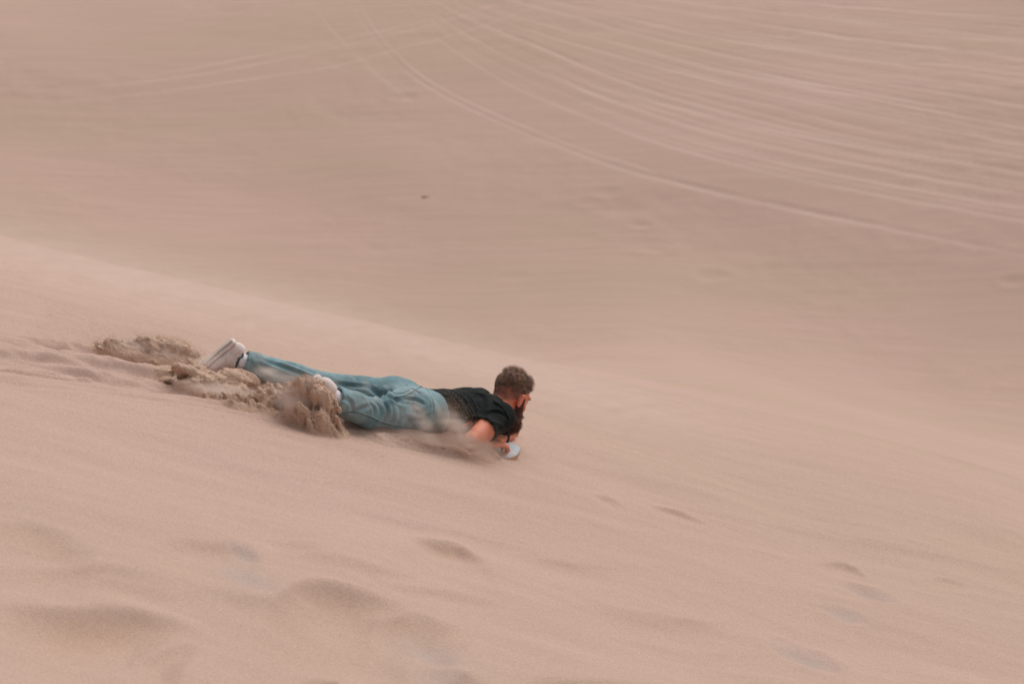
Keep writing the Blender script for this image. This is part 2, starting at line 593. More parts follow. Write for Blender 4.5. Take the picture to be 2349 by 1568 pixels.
lum2 = 1 - np.abs(fbm2(a1w * 1.6, a2w * 6, 3, 45)) * 1.6
amp = 0.020 + 0.020 * sstep(0.1, 0.6, alB)
ZZ[msk] += inside * (amp * lum + amp * 0.9 * lum2 - 0.020)
ZZ[msk] += 0.016 * np.exp(-((dB * sB - 0.012) / 0.035) ** 2) * (0.6 + 0.6 * noise2(a1 * 4, a2, 9))
# second skimmed line beside it
add_groove(near_line([(830, 990), (930, 1015), (1050, 1036), (1150, 1054)]), -.034, .06, .15)
add_groove(near_line([(0, 870), (200, 893), (420, 925), (640, 975), (780, 1005)]), .006, .02, .5)
add_groove(near_line([(800, 975), (950, 1005), (1050, 1028), (1120, 1042)]), .012, .02, .9)

# wheel tracks sweeping over the far face
far_tracks = [
    ([(800, -20), (835, 50), (890, 120), (960, 180), (1100, 255), (1300, 338), (1500, 402), (1800, 468), (2100, 530), (2400, 588)], .050, .10),
    ([(815, -20), (850, 45), (905, 112), (985, 180), (1120, 250), (1310, 328), (1510, 392)], .030, .07),
    ([(925, -20), (980, 60), (1070, 130), (1200, 205), (1400, 285), (1600, 350), (1900, 420), (2400, 510)], .024, .08),
    ([(940, -20), (1030, 50), (1150, 120), (1330, 200), (1600, 290), (1900, 360), (2400, 450)], .030, .08),
    ([(960, -20), (1080, 40), (1250, 110), (1450, 190), (1700, 262), (2000, 330), (2400, 400)], .034, .09),
    ([(1000, -20), (1150, 45), (1400, 120), (1700, 195), (2000, 262), (2400, 335)], .040, .09),
    ([(1020, -20), (1200, 40), (1450, 105), (1750, 175), (2400, 300)], .030, .08),
    ([(1100, -20), (1300, 30), (1500, 85), (1800, 150), (2100, 200), (2400, 245)], .036, .10),
    ([(1170, -20), (1400, 30), (1650, 85), (1950, 130), (2400, 190)], .034, .09),
    ([(1300, -20), (1600, 30), (1900, 75), (2400, 140)], .034, .10),
    ([(1400, -20), (1700, 18), (2000, 48), (2400, 95)], .028, .09),
    ([(1600, -20), (1900, 8), (2400, 45)], .026, .09),
    ([(1350, 190), (1550, 240), (1800, 300), (2050, 345)], .034, .10),
    ([(1250, 160), (1380, 215), (1560, 262)], .030, .08),
    ([(1700, 150), (1900, 195), (2150, 235)], .036, .11),
    ([(60, 205), (250, 192), (430, 172), (640, 135), (800, 100), (960, 62), (1150, 5)], .020, .08),
    ([(120, 232), (330, 212), (560, 180), (760, 150), (930, 105), (1080, 66), (1250, 5)], .024, .08),
    ([(300, 178), (520, 140), (700, 105), (860, 72), (1000, 40)], .014, .07),
    ([(700, -20), (760, 60), (850, 150), (950, 230)], .012, .08),
]
far_tracks = [((p + [(2 * p[-1][0] - p[-2][0], 2 * p[-1][1] - p[-2][1])]) if p[-1][0] >= 2400 else p, a_, w_) for p, a_, w_ in far_tracks]
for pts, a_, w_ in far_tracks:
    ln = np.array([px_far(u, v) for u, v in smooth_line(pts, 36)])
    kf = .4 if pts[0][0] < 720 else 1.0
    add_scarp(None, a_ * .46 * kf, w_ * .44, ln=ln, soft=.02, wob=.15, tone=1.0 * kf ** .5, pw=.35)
# fainter, older tracks between them
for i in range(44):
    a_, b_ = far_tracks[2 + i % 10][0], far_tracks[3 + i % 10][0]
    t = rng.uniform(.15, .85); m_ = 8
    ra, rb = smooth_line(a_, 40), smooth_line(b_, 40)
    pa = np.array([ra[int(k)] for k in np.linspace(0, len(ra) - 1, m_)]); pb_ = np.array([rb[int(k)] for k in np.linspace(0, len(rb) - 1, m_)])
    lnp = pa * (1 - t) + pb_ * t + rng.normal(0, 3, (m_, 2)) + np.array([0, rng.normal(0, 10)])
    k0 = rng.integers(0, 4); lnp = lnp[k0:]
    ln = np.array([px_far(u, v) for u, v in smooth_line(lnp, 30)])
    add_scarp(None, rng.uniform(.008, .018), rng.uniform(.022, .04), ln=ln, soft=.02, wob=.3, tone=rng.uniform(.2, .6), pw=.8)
for (u, v, r_, dep) in [(1635, 655, .16, .06), (1618, 668, .12, .03), (1480, 575, .2, .04), (1495, 590, .12, .03), (1470, 520, .1, .04), (2325, 645, .12, .05),
                        (1390, 440, .12, .03), (1350, 465, .12, .03), (1180, 660, .15, .03), (930, 225, .12, .04), (1420, 480, .2, .03), (1900, 700, .2, .02)]:
    c = px_far(u, v)
    q = ((XX - c[0]) / (r_ * 1.6)) ** 2 + ((YY - c[1]) / r_) ** 2
    dep *= .45
    ZZ += np.where(q < 14, -dep * np.exp(-q) + dep * .4 * np.exp(-((np.sqrt(q) - 1.7) / .5) ** 2), 0)
msk = (YY > 50) & (YY < 100) & (np.abs(XX) < 14)
x, y = XX[msk], YY[msk]
tr = sstep(-2, 6, x) * sstep(64, 72, y)
ZZ[msk] += 0.005 * fbm2(x * 0.5, y * 2.0, 4, 61) + 0.008 * tr * fbm2(x * 0.35 + 0.2 * y, y * 1.6, 4, 66) + 0.008 * fbm2(x * 2.4, y * 2.4, 3, 71) * sstep(0.1, .6, noise2(x * .35, y * .35, 77) + .2)

nr, nc = XX.shape
idx = np.arange(nr * nc).reshape(nr, nc)
quads = np.stack([idx[:-1, :-1], idx[:-1, 1:], idx[1:, 1:], idx[1:, :-1]], -1).reshape(-1, 4)
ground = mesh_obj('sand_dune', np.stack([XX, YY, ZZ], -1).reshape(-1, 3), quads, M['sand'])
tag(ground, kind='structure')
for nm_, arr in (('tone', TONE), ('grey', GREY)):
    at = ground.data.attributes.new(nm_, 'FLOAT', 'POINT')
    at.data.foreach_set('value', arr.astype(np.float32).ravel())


def ground_z(x, y):
    """height of the built dune under points, read back from its grid"""
    x, y = np.asarray(x, float), np.asarray(y, float)
    a_ = np.arctan(x / np.maximum(y, 8.0))
    i = np.clip(np.searchsorted(ys, y) - 1, 0, nr - 2); j = np.clip(np.searchsorted(az, a_) - 1, 0, nc - 2)
    fy = np.clip((y - ys[i]) / (ys[i + 1] - ys[i]), 0, 1); fx = np.clip((a_ - az[j]) / (az[j + 1] - az[j]), 0, 1)
    return ((ZZ[i, j] * (1 - fx) + ZZ[i, j + 1] * fx) * (1 - fy) + (ZZ[i + 1, j] * (1 - fx) + ZZ[i + 1, j + 1] * fx) * fy)


# ------------------------------------------------------------------ solid modelling on a grid
class Vol:
    def __init__(s, lo, hi, h):
        s.lo = np.array(lo, float); s.h = h
        s.n = np.ceil((np.array(hi) - s.lo) / h).astype(int) + 1
        s.a = np.full(s.n, 0.5, np.float32)

    def box(s, lo, hi):
        i0 = np.clip(np.floor((np.array(lo) - s.lo) / s.h).astype(int), 0, s.n)
        i1 = np.clip(np.ceil((np.array(hi) - s.lo) / s.h).astype(int) + 1, 0, s.n)
        sl = tuple(slice(a, b_) for a, b_ in zip(i0, i1))
        g = np.meshgrid(*[s.lo[k] + s.h * np.arange(i0[k], i1[k]) for k in range(3)], indexing='ij')
        return sl, np.stack(g, -1).astype(np.float32)

    def put(s, sl, d, k, op):
        a = s.a[sl]
        if a.size == 0: return
        d = d.astype(np.float32)
        if op == 'add':
            h = np.clip(k - np.abs(a - d), 0, None) / k if k > 0 else 0
            s.a[sl] = np.minimum(a, d) - h * h * k / 4
        else:
            d = -d
            h = np.clip(k - np.abs(a - d), 0, None) / k if k > 0 else 0
            s.a[sl] = np.maximum(a, d) + h * h * k / 4

    def ell(s, c, r, ax=None, k=0.02, op='add'):
        c = np.asarray(c, float); r = np.asarray(r, float) * np.ones(3)
        mx = r.max() + k + 3 * s.h
        sl, p = s.box(c - mx, c + mx)
        q = p - c
        if ax is not None:
            q = q @ np.asarray(ax, np.float32).T
        ln = np.sqrt(((q / r) ** 2).sum(-1))
        # first-order distance
        g = np.sqrt(((q / (r * r)) ** 2).sum(-1)) + 1e-6
        s.put(sl, ln * (ln - 1) / g, k, op)

    def tube(s, pts, rad, up, k=0.02, op='add'):
        pts = [np.asarray(p, float) for p in pts]
        rad = [np.ones(2) * np.asarray(r) for r in rad]
        for i in range(len(pts) - 1):
            a, b_ = pts[i], pts[i + 1]
            mx = max(rad[i].max(), rad[i + 1].max()) + k + 3 * s.h
            sl, p = s.box(np.minimum(a, b_) - mx, np.maximum(a, b_) + mx)
            d = b_ - a; ll = d @ d
            t = np.clip((p - a) @ d / ll, 0, 1)
            q = p - a - t[..., None] * d
            w = nrm(d); upv = np.asarray(up, float)
            v = nrm(upv - (upv @ w) * w); u = np.cross(w, v)
            r1 = rad[i][0] + (rad[i + 1][0] - rad[i][0]) * t
            r2 = rad[i][1] + (rad[i + 1][1] - rad[i][1]) * t
            rm = np.minimum(r1, r2)
            qu, qv, qw = q @ u, q @ v, q @ w
            ln = np.sqrt((qu / r1) ** 2 + (qv / r2) ** 2 + (qw / rm) ** 2)
            g = np.sqrt((qu / r1 ** 2) ** 2 + (qv / r2 ** 2) ** 2 + (qw / rm ** 2) ** 2) + 1e-6
            s.put(sl, ln * (ln - 1) / g, k, op)

    def cut(s, pt, nv, c, r):
        """remove what lies beyond a plane, within r of c"""
        sl, p = s.box(np.asarray(c) - r, np.asarray(c) + r)
        d = (p - pt) @ np.asarray(nv, float)
        inside = np.linalg.norm(p - c, axis=-1) < r
        a = s.a[sl]
        s.a[sl] = np.where(inside, np.maximum(a, d), a)

    def mesh(s):
        v = s.a
        ins = v < 0
        nx, ny, nz = v.shape
        c = ins[:-1, :-1, :-1].astype(np.int8)
        tot = np.zeros((nx - 1, ny - 1, nz - 1), np.int8)
        for i in (0, 1):
            for j in (0, 1):
                for k in (0, 1):
                    tot += ins[i:nx - 1 + i, j:ny - 1 + j, k:nz - 1 + k]
        act = (tot > 0) & (tot < 8)
        I = np.argwhere(act)
        vid = np.full(act.shape, -1, np.int32)
        vid[act] = np.arange(len(I))
        corners = [(i, j, k) for i in (0, 1) for j in (0, 1) for k in (0, 1)]
        val = {cc: v[I[:, 0] + cc[0], I[:, 1] + cc[1], I[:, 2] + cc[2]] for cc in corners}
        acc = np.zeros((len(I), 3)); cnt = np.zeros(len(I))
        for ai in range(len(corners)):
            for bi in range(ai + 1, len(corners)):
                A, B = np.array(corners[ai]), np.array(corners[bi])
                if np.abs(A - B).sum() != 1: continue
                va, vb = val[corners[ai]], val[corners[bi]]
                mk = (va < 0) != (vb < 0)
                t = np.where(mk, va / np.where(mk, va - vb, 1), 0)
                acc += mk[:, None] * (A + t[:, None] * (B - A)); cnt += mk
        pos = s.lo + s.h * (I + acc / cnt[:, None])
        F = []
        for axis in range(3):
            sl0 = [slice(None)] * 3; sl1 = [slice(None)] * 3
            sl0[axis] = slice(0, -1); sl1[axis] = slice(1, None)
            ch = ins[tuple(sl0)] != ins[tuple(sl1)]
            E = np.argwhere(ch)
            o1, o2 = [k for k in range(3) if k != axis]
            ok = (E[:, o1] > 0) & (E[:, o2] > 0) & (E[:, o1] < act.shape[o1]) & (E[:, o2] < act.shape[o2])
            E = E[ok]
            def cid(d1, d2):
                q = E.copy(); q[:, o1] += d1; q[:, o2] += d2
                return vid[q[:, 0], q[:, 1], q[:, 2]]
            quad = np.stack([cid(-1, -1), cid(0, -1), cid(0, 0), cid(-1, 0)], -1)
            flip = ins[E[:, 0], E[:, 1], E[:, 2]]
            if axis == 1: flip = ~flip
            quad[~flip] = quad[~flip][:, ::-1]
            F.append(quad)
        F = np.concatenate(F)
        F = F[(F >= 0).all(1)]
        return pos, F


def vnormals(v, f):
    nn = np.zeros_like(v)
    a, b_, c, d = v[f[:, 0]], v[f[:, 1]], v[f[:, 2]], v[f[:, 3]]
    fn = np.cross(c - a, d - b_)
    for k in range(4):
        np.add.at(nn, f[:, k], fn)
    return nn / (np.linalg.norm(nn, axis=1, keepdims=True) + 1e-12)


def relax(v, f, it=2, lam=0.5):
    e = np.concatenate([f[:, [0, 1]], f[:, [1, 2]], f[:, [2, 3]], f[:, [3, 0]]])
    for _ in range(it):
        s_ = np.zeros_like(v); c = np.zeros(len(v))
        for k in (0, 1):
            for ax in range(3):
                s_[:, ax] += np.bincount(e[:, k], v[e[:, 1 - k], ax], len(v))
            c += np.bincount(e[:, k], minlength=len(v))
        v = v + lam * (s_ / c[:, None] - v)
    return v


def bvh_of(v, f):
    return BVHTree.FromPolygons([tuple(p) for p in v], [tuple(int(i) for i in q) for q in f])


def drop_on(bvh, line, nn=40):
    """stations -> points on a solid's near side"""
    out = []
    for u, w_ in smooth_line(line, nn):
        d = nrm(P(u, w_, 0) - CAM)
        hit, nv, ix, ds = bvh.ray_cast(Vector(CAM), Vector(d))
        if hit is not None:
            out.append((np.array(hit), np.array(nv) * (1 if np.dot(nv, d) < 0 else -1)))
    return out


def crease(v, nv, bvh, line, w, amp, nn=24):
    """a fold: push the cloth in (amp<0) or out along a line lying on it, tapering at both ends"""
    pts = drop_on(bvh, line, nn)
    if len(pts) < 2: return v
    pts = np.array([p for p, _ in pts])
    lo, hi = pts.min(0) - 4 * w, pts.max(0) + 4 * w
    mk = np.where(((v > lo) & (v < hi)).all(1))[0]
    if len(mk) == 0: return v
    q = v[mk]
    best = np.full(len(q), 9.0); al = np.zeros(len(q))
    for i in range(len(pts) - 1):
        a = pts[i]; d = pts[i + 1] - a
        t = np.clip((q - a) @ d / max(d @ d, 1e-9), 0, 1)
        ds = np.linalg.norm(q - a - t[:, None] * d, axis=1)
        m_ = ds < best
        best[m_] = ds[m_]; al[m_] = (i + t[m_]) / (len(pts) - 1)
    f = (np.exp(-(best / w) ** 2) - 0.45 * np.exp(-((best - 1.8 * w) / (0.8 * w)) ** 2)) * np.sin(np.pi * np.clip(al, 0.03, 0.97)) ** 0.6
    v[mk] += nv[mk] * (amp * f)[:, None]
    return v


def tube_mesh(pts, rad, sides=6, closed=False):
    pts = np.asarray(pts, float); k = len(pts)
    rad = np.ones(k) * rad
    V, F = [], []
    t = np.gradient(pts, axis=0)
    upv = np.array([0.3, 0.2, 1.0])
    for i in range(k):
        w = nrm(t[i]); u = nrm(np.cross(w, upv)); v = np.cross(w, u)
        for j in range(sides):
            a = 2 * math.pi * j / sides
            V.append(pts[i] + rad[i] * (math.cos(a) * u + math.sin(a) * v))
    for i in range(k - 1):
        for j in range(sides):
            F.append((i * sides + j, i * sides + (j + 1) % sides, (i + 1) * sides + (j + 1) % sides, (i + 1) * sides + j))
    return np.array(V), np.array(F)


def join(parts):
    V, F, o = [], [], 0
    for v, f in parts:
        V.append(v); F.append(np.asarray(f) + o); o += len(v)
    return np.concatenate(V), np.concatenate(F)


# ------------------------------------------------------------------ the rider
Hh = np.array([math.cos(R(32)), math.sin(R(32))])
HV = nrm([Hh[0], Hh[1], GX * Hh[0] + GY * Hh[1]])             # sliding direction
GN = nrm([-GX, -GY, 1.0])                                     # off the slope
RV = nrm(np.cross(HV, GN))                                    # his right

PELV = P(932, 938, 0)
WAIST = P(998, 946, .15)
CHEST = P(1085, 950, .33)
SHM = P(1122, 946, .42)
RSH, LSH = P(1146, 957, .27), P(1098, 925, .56)
REL, LEL = P(1078, 1012, .02), P(1172, 985, .78)
RWR, LWR = P(1118, 1020, .20), P(1150, 1004, .50)
RHP, LHP = P(945, 950, -.07), P(920, 925, .09)
RKN, LKN = P(846, 946, -.28), P(742, 886, -.08)
RAN, LAN = P(750, 905, -.47), P(543, 826, -.20)
for nm, p in dict(PELV=PELV, WAIST=WAIST, CHEST=CHEST, SHM=SHM, RSH=RSH, LSH=LSH, REL=REL, LEL=LEL, RWR=RWR, LWR=LWR, RKN=RKN, LKN=LKN, RAN=RAN, LAN=LAN).items():
    print('%s above slope %.3f' % (nm, p[2] - near_plane(p[0], p[1])))

person = empty('person', (PELV[0], PELV[1], near_plane(PELV[0], PELV[1])))
tag(person, 'bearded man in black t-shirt and blue jeans sliding head first down the dune', 'person')

# head frame
HF_ = nrm([0.60, 0.66, -0.58])
HU_ = np.array([0.30, 0.22, 0.95]); HU_ = nrm(HU_ - (HU_ @ HF_) * HF_)
HR_ = np.cross(HF_, HU_)
HC = P(1173, 907, .50)
HA = np.stack([HR_, HF_, HU_])
def hd(x, y, z): return HC + HR_ * x + HF_ * y + HU_ * z
print('skull right-vector', HR_)

allp = np.array([PELV, CHEST, RSH, LSH, REL, LEL, RWR, LWR, RKN, LKN, RAN, LAN, HC])
lo, hi = allp.min(0) - 0.3, allp.max(0) + 0.3
V = Vol(lo, hi, 0.0052)
# torso and limbs (mostly under the clothes), one continuous body
V.tube([PELV, WAIST, CHEST, SHM], [(.15, .085), (.13, .085), (.14, .095), (.13, .075)], GN, .03)
V.tube([SHM, LSH], [.06, .05], GN, .04); V.tube([SHM, RSH], [.06, .05], GN, .04)
for s_, e_, w_ in ((RSH, REL, RWR), (LSH, LEL, LWR)):
    m1 = (s_ + e_) / 2; m2 = e_ * .6 + w_ * .4
    V.tube([s_, m1, e_], [.05, .053, .038], GN, .02)
    V.tube([e_, m2, w_], [.040, .043, .028], GN, .02)
for h_, k_, a_ in ((RHP, RKN, RAN), (LHP, LKN, LAN)):
    V.tube([h_, k_], [.075, .052], GN, .03)
    V.tube([k_, k_ * .65 + a_ * .35, a_ * .93 + k_ * .07], [.050, .052, .030], GN, .02)
# neck and head
NB = SHM + HV * .015 + GN * .02
V.tube([NB - HV * .03, NB, hd(0, -.035, -.075), hd(0, -.02, -.02)], [.068, .066, .060, .058], HF_, .02)
V.ell(hd(0, -.012, .032), (.076, .096, .088), HA, .02)
V.ell(hd(0, .045, -.035), (.058, .055, .082), HA, .025)
V.ell(hd(0, .070, -.100), (.030, .028, .024), HA, .02)
V.tube([hd(-.05, .02, -.085), hd(0, .082, -.105), hd(.05, .02, -.085)], [.016, .02, .016], HU_, .02)
V.tube([hd(0, .094, .020), hd(0, .112, -.012), hd(0, .118, -.030)], [.010, .012, .016], HU_, .012)
V.ell(hd(.012, .105, -.036), (.010, .012, .008), HA, .006); V.ell(hd(-.012, .105, -.036), (.010, .012, .008), HA, .006)
V.tube([hd(-.045, .072, .026), hd(0, .092, .030), hd(.045, .072, .026)], [.011, .011, .011], HU_, .014)
for sx in (-1, 1):
    V.ell(hd(sx * .036, .060, -.032), (.024, .022, .022), HA, .02)       # cheekbone
    V.ell(hd(sx * .032, .094, .006), (.015, .011, .010), HA, .008, 'sub')  # eye socket
    # ear: rim, lobe, hollow
    EX = nrm(HA[0] * sx * .9 - HA[1] * .35)
    V.ell(hd(sx * .080, -.012, -.012), (.009, .021, .033), HA, .008)
    V.tube([hd(sx * .083, .000, .008), hd(sx * .090, -.010, .022), hd(sx * .094, -.028, .012), hd(sx * .090, -.028, -.010), hd(sx * .083, -.012, -.038)],
           [.005, .0055, .006, .005, .007], HU_, .005)
    V.ell(hd(sx * .094, -.008, -.006), (.008, .010, .015), HA, .005, 'sub')
V.tube([hd(-.020, .098, -.064), hd(0, .106, -.062), hd(.020, .098, -.064)], [.005, .007, .005], HU_, .006)
V.tube([hd(-.018, .097, -.075), hd(0, .104, -.075), hd(.018, .097, -.075)], [.005, .007, .005], HU_, .006)

# hands closed on the front of the board
BN = P(1168, 1040, .35)
def hand(V, wr, target, side, palm_n):
    d = nrm(target - wr)
    pn = nrm(palm_n - (palm_n @ d) * d)
    sd_ = np.cross(d, pn) * side                      # towards the little finger
    c = wr + d * .050
    V.tube([wr, wr + d * .03, wr + d * .085], [(.026, .019), (.034, .015), (.040, .013)], pn, .012)
    for i, (ln, off) in enumerate([(.070, -.030), (.078, -.010), (.073, .010), (.058, .029)]):
        a = wr + d * (.086 - abs(i - 1.3) * .004) + sd_ * off
        dirs = [nrm(d - pn * .35), nrm(d * .35 - pn), nrm(-d * .45 - pn)]
        p0 = a
        pts = [a - d * .02]
        for j, fr in enumerate((.46, .32, .26)):
            pts.append(p0); p0 = p0 + dirs[j] * ln * fr
        pts.append(p0)
        V.tube(pts, [.0095, .0095, .009, .0082, .0072], pn, .003)
    t0 = wr + d * .028 - sd_ * .028
    t1 = t0 + nrm(d * .7 - sd_ * .7 - pn * .3) * .035
    t2 = t1 + nrm(d * .9 - pn * .5 + sd_ * .1) * .032
    V.tube([t0 + sd_ * .01, t0, t1, t2], [.014, .0125, .0105, .0085], pn, .008)
hand(V, RWR, P(1160, 1016, .26), 1, GN)
hand(V, LWR, P(1124, 1008, .36), -1, GN)
bv, bf = V.mesh()
bv = relax(bv, bf, 2, .4)
body = mesh_obj('body', bv, bf, M['skin'], person)
body_bvh = bvh_of(bv, bf)

# eyes
for sx in (-1, 1):
    vv = []; ff = []
    bm = bmesh.new(); bmesh.ops.create_uvsphere(bm, u_segments=16, v_segments=10, radius=.0125)
    me = bpy.data.meshes.new('eye'); 
    for v_ in bm.verts: v_.co = Vector(hd(sx * .031, .083, .005)) + v_.co
    for f_ in bm.faces:
        f_.smooth = True
        c_ = np.array(f_.calc_center_median()) - hd(sx * .031, .083, .005)
        f_.material_index = 1 if nrm(c_) @ HF_ > 0.86 else 0
    bm.to_mesh(me); bm.free()
    me.materials.append(M['eye']); me.materials.append(M['iris'])
    eo = bpy.data.objects.new('eye', me); scene.collection.objects.link(eo); eo.parent = person
    eo.matrix_parent_inverse = person.matrix_world.inverted()

# ---- jeans
J = Vol(lo, hi, 0.0055)
WB = WAIST - HV * .02
J.tube([PELV, WB], [(.176, .112), (.150, .106)], GN, .03)
J.ell(PELV + RV * .085 + GN * .032 - HV * .03, (.098, .13, .100), np.stack([RV, HV, GN]), .035)
J.ell(PELV - RV * .085 + GN * .032 - HV * .03, (.098, .13, .100), np.stack([RV, HV, GN]), .035)
rh, lh = nrm(RAN - RKN), nrm(LAN - LKN)
REND, LEND = RAN - rh * .050, LAN - lh * .040
J.tube([RHP, RHP * .5 + RKN * .5, RKN], [(.098, .102), (.092, .092), (.073, .073)], GN, .03)
J.tube([RKN, RKN * .6 + REND * .4, REND + rh * .03], [(.074, .074), (.070, .070), (.058, .060)], GN, .02)
J.tube([LHP, LHP * .5 + LKN * .5, LKN], [(.098, .100), (.086, .086), (.068, .070)], GN, .03)
J.tube([LKN, LKN * .6 + LEND * .4, LEND + lh * .03], [(.068, .070), (.064, .066), (.057, .060)], GN, .02)
for e_, d_, r_ in ((REND, rh, .049), (LEND, lh, .049)):
    J.cut(e_, d_, e_ + d_ * .06, .085)
    J.tube([e_ - d_ * .05, e_ + d_ * .06], [r_, r_], GN, 0, 'sub')
J.cut(WB, HV, WB + HV * .14, .20)
jv, jf = J.mesh()
jv = relax(jv, jf, 2, .5)
jn = vnormals(jv, jf)
jb = bvh_of(jv, jf)
# the cloth hangs in soft random folds ...
q = jv.copy()
jv = jv + jn * (0.0045 * fbm3(q * np.array([9, 9, 11]), 3, 3) + 0.0018 * fbm3(q * 34, 2, 8))[:, None]
# ... and in the folds the photograph shows
J_folds = [
    ([(868, 905), (886, 930), (888, 952), (872, 975)], .010, -.010),
    ([(858, 915), (872, 935), (872, 955), (858, 972)], .009, -.006),
    ([(846, 920), (858, 938), (856, 955)], .008, -.004),
    ([(895, 912), (905, 935), (906, 962), (895, 985)], .012, .005),
    ([(868, 893), (885, 905), (905, 917), (930, 924)], .012, -.012),
    ([(905, 917), (935, 915), (960, 920), (975, 930)], .009, -.007),
    ([(850, 890), (868, 903), (880, 914)], .012, -.010),
    ([(790, 905), (806, 925), (808, 945)], .010, -.005),
    ([(772, 895), (785, 912), (800, 920)], .009, -.005),
    ([(800, 950), (825, 938), (850, 930)], .010, -.006),
    ([(600, 838), (640, 860), (690, 875)], .012, -.006),
    ([(590, 822), (650, 842), (700, 862)], .010, -.004),
    ([(640, 832), (690, 850), (730, 868)], .010, .005),
    ([(575, 830), (590, 850), (600, 862)], .008, -.004),
    ([(770, 880), (800, 884), (840, 887)], .010, -.006),
    ([(930, 960), (950, 965), (980, 962)], .014, -.006),
    ([(940, 985), (955, 955), (985, 935)], .012, -.004),
]
for ln, w_, a_ in J_folds:
    jv = crease(jv, jn, jb, ln, w_, a_ * 1.5)
jeans = mesh_obj('jeans', jv, jf, M['denim'], person)
jb = bvh_of(jv, jf)


def seam(name, line, r_, mat, parent, bvh, lift=.001, nn=40):
    pp = drop_on(bvh, line, nn)
    if len(pp) < 3: print('seam misses', name, line[0]); return None
    # break where the ray jumps to another limb
    pts = [pp[0][0] + pp[0][1] * lift]
    for a, nv in pp[1:]:
        if np.linalg.norm(a - pts[-1]) < .08: pts.append(a + nv * lift)
    if len(pts) < 3: print('seam short', name, line[0]); return None
    v_, f_ = tube_mesh(pts, r_)
    return mesh_obj(name, v_, f_, mat, parent)


def patch(name, poly, v, f, nv, lift, mat, parent):
    """a stitched-on piece of cloth following the surface below it"""
    u_, w_ = proj(v)
    poly = np.array(poly, float)
    ins_ = np.zeros(len(v), bool)
    j = len(poly) - 1
    for i in range(len(poly)):
        (xi, yi), (xj, yj) = poly[i], poly[j]
        c_ = ((yi > w_) != (yj > w_)) & (u_ < (xj - xi) * (w_ - yi) / (yj - yi + 1e-9) + xi)
        ins_ ^= c_
        j = i
    ins_ &= (nv @ nrm(v.mean(0) - CAM)) < 0.05
    fm = ins_[f].all(1)
    ff = f[fm]
    if len(ff) < 4: print('patch misses', name); return None
    ids, inv = np.unique(ff, return_inverse=True)
    inv = inv.reshape(ff.shape)
    top = v[ids] + nv[ids] * lift; bot = v[ids] - nv[ids] * .002
    k = len(ids)
    # rim
    ed = {}
    for q_ in inv:
        for a, b_ in zip(q_, np.roll(q_, -1)):
            ed[(a, b_)] = 1
    rim = [(a, b_, b_ + k, a + k)[::-1] for (a, b_) in ed if (b_, a) not in ed]
    return mesh_obj(name, np.concatenate([top, bot]), np.concatenate([inv, np.array(rim)]), mat, parent)


jn2 = vnormals(jv, jf)
patch('back_pocket', [(952, 905), (975, 900), (992, 918), (990, 948), (962, 952), (944, 930)], jv, jf, jn2, .0022, M['denim'], jeans)
patch('back_pocket', [(905, 886), (935, 880), (948, 889), (925, 903), (905, 903), (895, 895)], jv, jf, jn2, .0022, M['denim'], jeans)
seam('seam', [(775, 944), (812, 940), (850, 953), (880, 966), (920, 975), (965, 980)], .0022, M['denim_pale'], jeans, jb)
seam('seam', [(778, 949), (812, 945), (850, 958), (880, 971), (920, 979)], .0012, M['denim_dark'], jeans, jb)
seam('seam', [(930, 883), (950, 893), (968, 905), (992, 925)], .0018, M['denim_dark'], jeans, jb)
seam('seam', [(966, 886), (955, 893), (935, 905), (905, 912)], .0016, M['denim_dark'], jeans, jb)
seam('seam', [(870, 893), (890, 893), (915, 885), (935, 880)], .0014, M['denim_pale'], jeans, jb)
seam('seam', [(566, 810), (562, 830), (556, 848), (554, 862)], .0020, M['denim_pale'], jeans, jb, .0)
seam('belt_loop', [(956, 879), (962, 884), (967, 888)], .004, M['denim_dark'], jeans, jb)
seam('waistband', [(958, 878), (972, 885), (985, 900), (995, 925), (997, 950)], .0030, M['denim_pale'], jeans, jb, .0015)
seam('rivet', [(1001, 946), (1002, 949), (1003, 951)], .004, M['metal'], jeans, jb, .003)

# ---- t-shirt
T = Vol(lo, hi, 0.0050)
SB = WAIST - HV * .045
T.tube([SB, WAIST + HV * .06, CHEST, SHM - HV * .01], [(.150, .106), (.152, .108), (.166, .120), (.145, .088)], GN, .03)
T.ell(RSH, (.066, .072, .068), np.stack([RV, HV, GN]), .045)
T.ell(LSH, (.066, .072, .068), np.stack([RV, HV, GN]), .045)
T.tube([SHM, RSH], [.070, .062], GN, .04); T.tube([SHM, LSH], [.070, .062], GN, .04)
T.tube([SHM, NB + HV * .02], [.078, .070], GN, .03)
dr, dl = nrm(REL - RSH), nrm(LEL - LSH)
RSE, LSE = RSH + dr * .165, LSH + dl * .165
T.tube([RSH, RSE + dr * .03], [.066, .070], GN, .03); T.tube([LSH, LSE + dl * .03], [.066, .066], GN, .03)
for e_, d_ in ((RSE, dr), (LSE, dl)):
    T.cut(e_, d_, e_ + d_ * .07, .095)
    T.tube([e_ - d_ * .05, e_ + d_ * .06], [.060, .060], GN, 0, 'sub')
T.cut(SB, -HV, SB - HV * .14, .20)
NDIR = nrm(hd(0, -.03, -.06) - NB)
NCUT = NB + NDIR * .022
T.cut(NCUT, nrm(NDIR + HV * .15), NCUT + NDIR * .07, .11)
T.tube([NB - NDIR * .0, NB + NDIR * .1], [.068, .068], HF_, 0, 'sub')
tv, tf = T.mesh()
tv = relax(tv, tf, 2, .5)
tn = vnormals(tv, tf)
tb = bvh_of(tv, tf)
q = tv.copy()
tv = tv + tn * (0.004 * fbm3(q * np.array([9, 9, 9]), 3, 13) + 0.0015 * fbm3(q * 30, 2, 18))[:, None]
